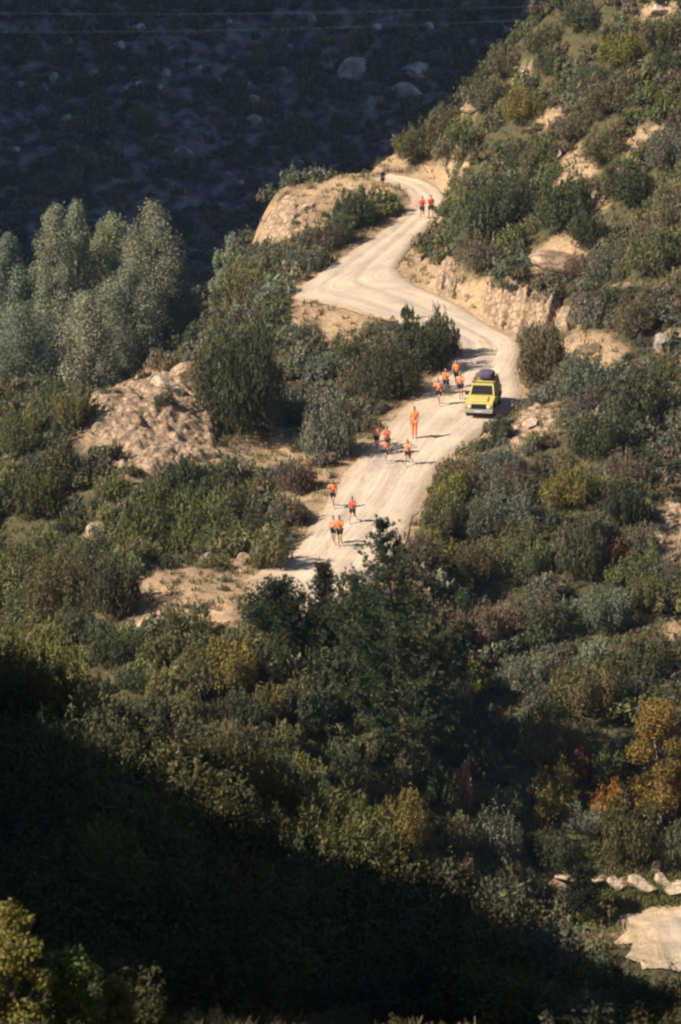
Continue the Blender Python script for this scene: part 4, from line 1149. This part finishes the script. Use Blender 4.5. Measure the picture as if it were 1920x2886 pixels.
def put_person(px, py, pose, shirt, label, yaw=0.0, scale=1.0, group="runners on the dirt road", onroad=True, shorts=None, y=None, legs='shorts'):
    if y is not None: x, y, z = P(px, py, y); z = float(H(x, y))
    elif onroad: x, y, z = road_pt(px, py); z = road_z(x, y)
    else: x, y, z = G(px, py)
    p = POSES[pose]
    o = link("person", p["body"]); o.location = (x, y, z - .01); o.rotation_euler = (0, 0, math.pi + yaw); o.scale = (scale,) * 3
    tag(o, label, "person", group)
    for n, m in [("shirt", p["shirt"]), (legs, p[legs]), ("hair", p["hair"])] + [("shoe", s) for s in p["shoes"]] + [("eye", e) for e in p["eyes"]]:
        c = link(n, m, o)
        mt = shirt if n == "shirt" else shorts if n == "shorts" and shorts else None
        if mt: c.material_slots[0].link = 'OBJECT'; c.material_slots[0].material = mt
    return o
R_ = -.28
PPL = [
 (1190,618,1,M_RED,"runner in a red jersey, inner one of the pair at the road's top",0,1),
 (1214,620,2,M_RED,"runner in a red jersey beside the roadside shrub at the road's top",.15,1),
 (1236,1143,0,M_CORAL,"runner in a pale coral jersey nearest the dark leafy bush, ahead of the car",R_,1.0),
 (1258,1110,1,M_ORANGE,"runner in orange in the middle of the cluster next to the yellow car",R_,1.0),
 (1287,1092,2,M_ORANGE,"runner in orange at the rear of the cluster next to the yellow car",R_,1.0),
 (1299,1128,3,M_CORAL,"runner in coral closest to the yellow car's front wing",R_,1.0),
 (1062,1272,2,M_CORAL,"runner in coral at the road's outer edge in the middle group",R_,.95),
 (1092,1280,3,M_RED,"runner in dark red beside the coral runner at the road's outer edge",R_,.98),
 (1086,1306,0,M_CORAL,"runner in light coral, front one of the middle group",R_,.9),
 (1150,1312,1,M_CORAL,"runner in coral running alone in the middle of the road",R_,.95),
 (939,1432,0,M_ORANGE,"runner in orange hugging the road's outer edge near the marker stone",R_,1.0),
 (994,1474,1,M_RED,"runner in a reddish jersey in the lowest group, towards the road's middle",R_,.95),
 (940,1534,2,M_CORAL,"runner in coral just behind the foremost runner of all",R_,.95),
 (958,1543,3,M_ORANGE,"foremost runner of all, in orange with black shorts",R_,1.05),
]
for a in PPL: put_person(*a)
put_person(1168, 1236, 4, M_ORANGE, "tall person in orange jacket and trousers standing on the road below the car", -.2, 1.12, None, legs='trousers')
put_person(1078, 532, 4, M_NAVY, "person in dark clothes standing on the rocky edge at the road's top", .4, .85, None, False, M_NAVY)

# ------------------------------------------------------------------ yellow off-road car
M_YEL = simple_mat("yellow paint", (.48, .39, .10), .5, var=.05, spec=.5); M_GLASS = simple_mat("window glass", (.05, .042, .04), .1, var=.1, spec=.6); M_BLK = simple_mat("black rubber trim", (.02, .02, .02), .6)
M_GRY = simple_mat("grey bumper", (.34, .33, .31), .5); M_TYRE = simple_mat("tyre rubber", (.025, .025, .024), .9); M_RIM = simple_mat("steel rim", (.45, .45, .44), .4, .6); M_LAMP = simple_mat("lamp lens", (.75, .75, .7), .15, spec=.6); M_AMB = simple_mat("amber lens", (.7, .25, .03), .3); M_BAG = simple_mat("purple canvas", (.085, .06, .105), .85, var=.3, bump=.4); M_RACK = simple_mat("rack steel", (.05, .05, .05), .5, .5); M_PLATE = simple_mat("blank number plate", (.6, .6, .55), .5)
def bm_obj(name, bm, mat, parent, bevel=0.0, shade=True):
    if bevel:
        bmesh.ops.bevel(bm, geom=[e for e in bm.edges if len(e.link_faces) == 2 and e.calc_face_angle(0) > .5], offset=bevel, segments=2, affect='EDGES', profile=.6)
    bmesh.ops.recalc_face_normals(bm, faces=bm.faces)
    me = bpy.data.meshes.new(name); bm.to_mesh(me); bm.free(); me.materials.append(mat); return link(name, me, parent)
def box(bm, x0, x1, y0, y1, z0, z1, tx=0.0, ty0=0.0, ty1=0.0):
    v = [bm.verts.new(p) for p in ((x0,y0,z0),(x1,y0,z0),(x1,y1,z0),(x0,y1,z0),(x0+tx,y0+ty0,z1),(x1-tx,y0+ty0,z1),(x1-tx,y1-ty1,z1),(x0+tx,y1-ty1,z1))]
    for f in ((3,2,1,0),(4,5,6,7),(0,1,5,4),(1,2,6,5),(2,3,7,6),(3,0,4,7)): bm.faces.new([v[i] for i in f])
def cyl_x(bm, x0, x1, y, z, r0, n=24, r1=None):
    r1 = r1 or r0; A = []; B = []
    for k in range(n):
        t = 2 * math.pi * k / n
        A.append(bm.verts.new((x0, y + r0 * math.cos(t), z + r0 * math.sin(t)))); B.append(bm.verts.new((x1, y + r1 * math.cos(t), z + r1 * math.sin(t))))
    for k in range(n): bm.faces.new((A[k], A[(k+1)%n], B[(k+1)%n], B[k]))
    bm.faces.new(A[::-1]); bm.faces.new(B)
def make_car(loc, yaw, tilt):
    car = empty("off_road_car", loc); car.rotation_euler = (tilt, 0, yaw)     # faces -y
    tag(car, "yellow boxy off-road car with a roof rack parked across from the runners", "car")
    W = .86
    # lower body: side profile with wheel arches, pulled across the width
    prof = [(-2.02,.48),(-2.05,.72),(-2.02,.98),(-1.9,1.03),(-.72,1.10),(2.0,1.10),(2.06,.95),(2.06,.48)]
    def arch(c, r=.43):
        return [(c + r * math.cos(a), .42 + r * math.sin(a) * .95) for a in np.linspace(.15, math.pi - .15, 9)]
    prof += arch(1.28) + arch(-1.32)
    bm = bmesh.new()
    L = [bm.verts.new((-W, y, z)) for y, z in prof]; Rr = [bm.verts.new((W, y, z)) for y, z in prof]; n = len(prof)
    bm.faces.new(L); bm.faces.new(Rr[::-1])
    for k in range(n): bm.faces.new((L[k], Rr[k], Rr[(k+1)%n], L[(k+1)%n]))
    bm_obj("body", bm, M_YEL, car, .035)
    bm = bmesh.new(); box(bm, -.80, .80, -.70, 1.98, 1.09, 1.16, .0)                    # belt under the cabin
    box(bm, -.72, .72, -.30, 1.86, 1.66, 1.76, .05, .05, .05)                           # roof
    for x in (-1, 1):
        for (y0, y1, d0) in ((-.68, -.58, .36), (.42, .52, 0), (1.84, 1.96, -.06)):
            v = []
            for z, sx, dy in ((1.14, .80, 0), (1.68, .70, d0)):
                for xx in (sx, sx - .09):
                    for yy in (y0, y1): v.append(bm.verts.new((x * xx, yy + dy, z)))
            for f in ((0,1,3,2),(4,6,7,5),(0,4,5,1),(2,3,7,6),(0,2,6,4),(1,5,7,3)): bm.faces.new([v[i] for i in f])
    bm_obj("cabin", bm, M_YEL, car, .012)
    def pane(name, pts, mat):
        bm = bmesh.new(); v = [bm.verts.new(p) for p in pts]; f = bm.faces.new(v)
        ex = bmesh.ops.solidify(bm, geom=[f], thickness=.012); return bm_obj(name, bm, mat, car)
    pane("windscreen", [(-.75,-.655,1.15),(.75,-.655,1.15),(.64,-.30,1.67),(-.64,-.30,1.67)], M_GLASS)
    pane("rear_window", [(-.74,1.93,1.15),(-.64,1.87,1.67),(.64,1.87,1.67),(.74,1.93,1.15)], M_GLASS)
    for x in (-1, 1):
        pane("side_window", [(x*.785,-.55,1.16),(x*.69,-.20,1.67),(x*.69,.42,1.67),(x*.785,.42,1.16)], M_GLASS)
        pane("side_window", [(x*.785,.53,1.16),(x*.69,.53,1.67),(x*.69,1.82,1.67),(x*.785,1.85,1.16)], M_GLASS)
        bm = bmesh.new(); box(bm, x*.86-.012, x*.86+.012, -.62, .48, .56, 1.07); d = bm_obj("door", bm, M_YEL, car, .008)
        bm = bmesh.new(); box(bm, x*.885-.014, x*.885+.014, .28, .42, .94, .975); bm_obj("handle", bm, M_BLK, d)
        bm = bmesh.new(); box(bm, x*.98-.10, x*.98+.10, -.60, -.53, 1.12, 1.30); box(bm, min(x*.82, x*.90), max(x*.82, x*.90), -.58, -.55, 1.16, 1.2); bm_obj("mirror", bm, M_BLK, car, .01)
        for yc in (-1.32, 1.28):
            bm = bmesh.new(); cyl_x(bm, x*.66, x*.89, yc, .37, .37); w = bm_obj("wheel", bm, M_TYRE, car, .03)
            bm = bmesh.new(); cyl_x(bm, x*.885, x*.902, yc, .37, .21, 18, .17); bm_obj("rim", bm, M_RIM, w)
            bm = bmesh.new()                                                              # black arch flare
            for a0, a1 in zip(np.linspace(.1, math.pi-.1, 9)[:-1], np.linspace(.1, math.pi-.1, 9)[1:]):
                q = []
                for a in (a0, a1):
                    for r in (.43, .50):
                        for xx in (x*.85, x*.915): q.append(bm.verts.new((xx, yc + r*math.cos(a), .42 + r*math.sin(a)*.95)))
                for f in ((0,1,3,2),(4,6,7,5),(0,4,5,1),(2,3,7,6),(0,2,6,4),(1,5,7,3)): bm.faces.new([q[i] for i in f])
            bm_obj("wheel_arch", bm, M_BLK, car)
        bm = bmesh.new(); cyl = []
        for k in range(18):
            t = 2*math.pi*k/18; cyl.append((x*.60 + .115*math.cos(t), .82 + .115*math.sin(t)))
        a = [bm.verts.new((p, -2.045, q)) for p, q in cyl]; b = [bm.verts.new((p, -2.085, q)) for p, q in cyl]
        for k in range(18): bm.faces.new((a[k], a[(k+1)%18], b[(k+1)%18], b[k]))
        bm.faces.new(b); bm_obj("headlight", bm, M_LAMP, car)
        bm = bmesh.new(); box(bm, x*.79-.04, x*.79+.04, -2.075, -2.04, .76, .88); bm_obj("indicator", bm, M_AMB, car)
    bm = bmesh.new(); box(bm, -.46, .46, -2.07, -2.035, .66, .96)
    for k in range(7): box(bm, -.40 + k*.125, -.36 + k*.125, -2.085, -2.065, .69, .93)
    bm_obj("grille", bm, M_BLK, car)
    bm = bmesh.new(); box(bm, -.88, .88, -2.24, -2.06, .44, .62); bm_obj("bumper", bm, M_GRY, car, .03)
    bm = bmesh.new(); box(bm, -.86, .86, 2.07, 2.2, .44, .60); bm_obj("bumper", bm, M_GRY, car, .03)
    bm = bmesh.new(); box(bm, -.24, .24, -2.255, -2.243, .48, .58); bm_obj("number_plate", bm, M_PLATE, car)
    bm = bmesh.new(); box(bm, -.55, .55, -1.85, -.78, 1.07, 1.135, .06, .08, .03); bm_obj("bonnet", bm, M_YEL, car, .02)
    bm = bmesh.new()
    for y0 in (-.15, .5, 1.15, 1.7): box(bm, -.68, .68, y0, y0 + .04, 1.80, 1.84)
    for xx in (-.68, .64): box(bm, xx, xx + .04, -.2, 1.76, 1.84, 1.88)
    for xx in (-.66, .62):
        for y0 in (-.1, .8, 1.65): box(bm, xx, xx + .04, y0, y0 + .04, 1.74, 1.84)
    bm_obj("roof_rack", bm, M_RACK, car)
    return car
cx, cy, _ = road_pt(1349, 1183); YAW = math.radians(-10); fw = Vector((math.sin(YAW), -math.cos(YAW), 0))
cc = Vector((cx, cy, 0)) - fw * 2.15
TILT = math.atan(RS)
car = make_car((cc.x, cc.y, road_z(cc.x, cc.y, .1) - .02), YAW, TILT)
bm = bmesh.new(); bmesh.ops.create_icosphere(bm, subdivisions=4, radius=1)
for v in bm.verts:
    p = v.co; s = lambda t, e: math.copysign(abs(t) ** e, t)
    q = 1 + .07 * float(fbm(p.x * 2.5 + 3, p.y * 2.5 + p.z * 2, 4, 3))
    v.co = (s(p.x, .55) * .52 * q, s(p.y, .55) * .55 * q, max(-.2, s(p.z, .6) * .24 * q))
me = bpy.data.meshes.new("duffel_bag"); bm.to_mesh(me); bm.free(); me.materials.append(M_BAG); smooth(me)
bag = link("duffel_bag", me); tag(bag, "dark purple bundle strapped on top of the yellow car's roof rack", "bag")
bag.matrix_world = Matrix.Translation(car.location) @ car.rotation_euler.to_matrix().to_4x4() @ Matrix.Translation((.08, .85, 2.06))
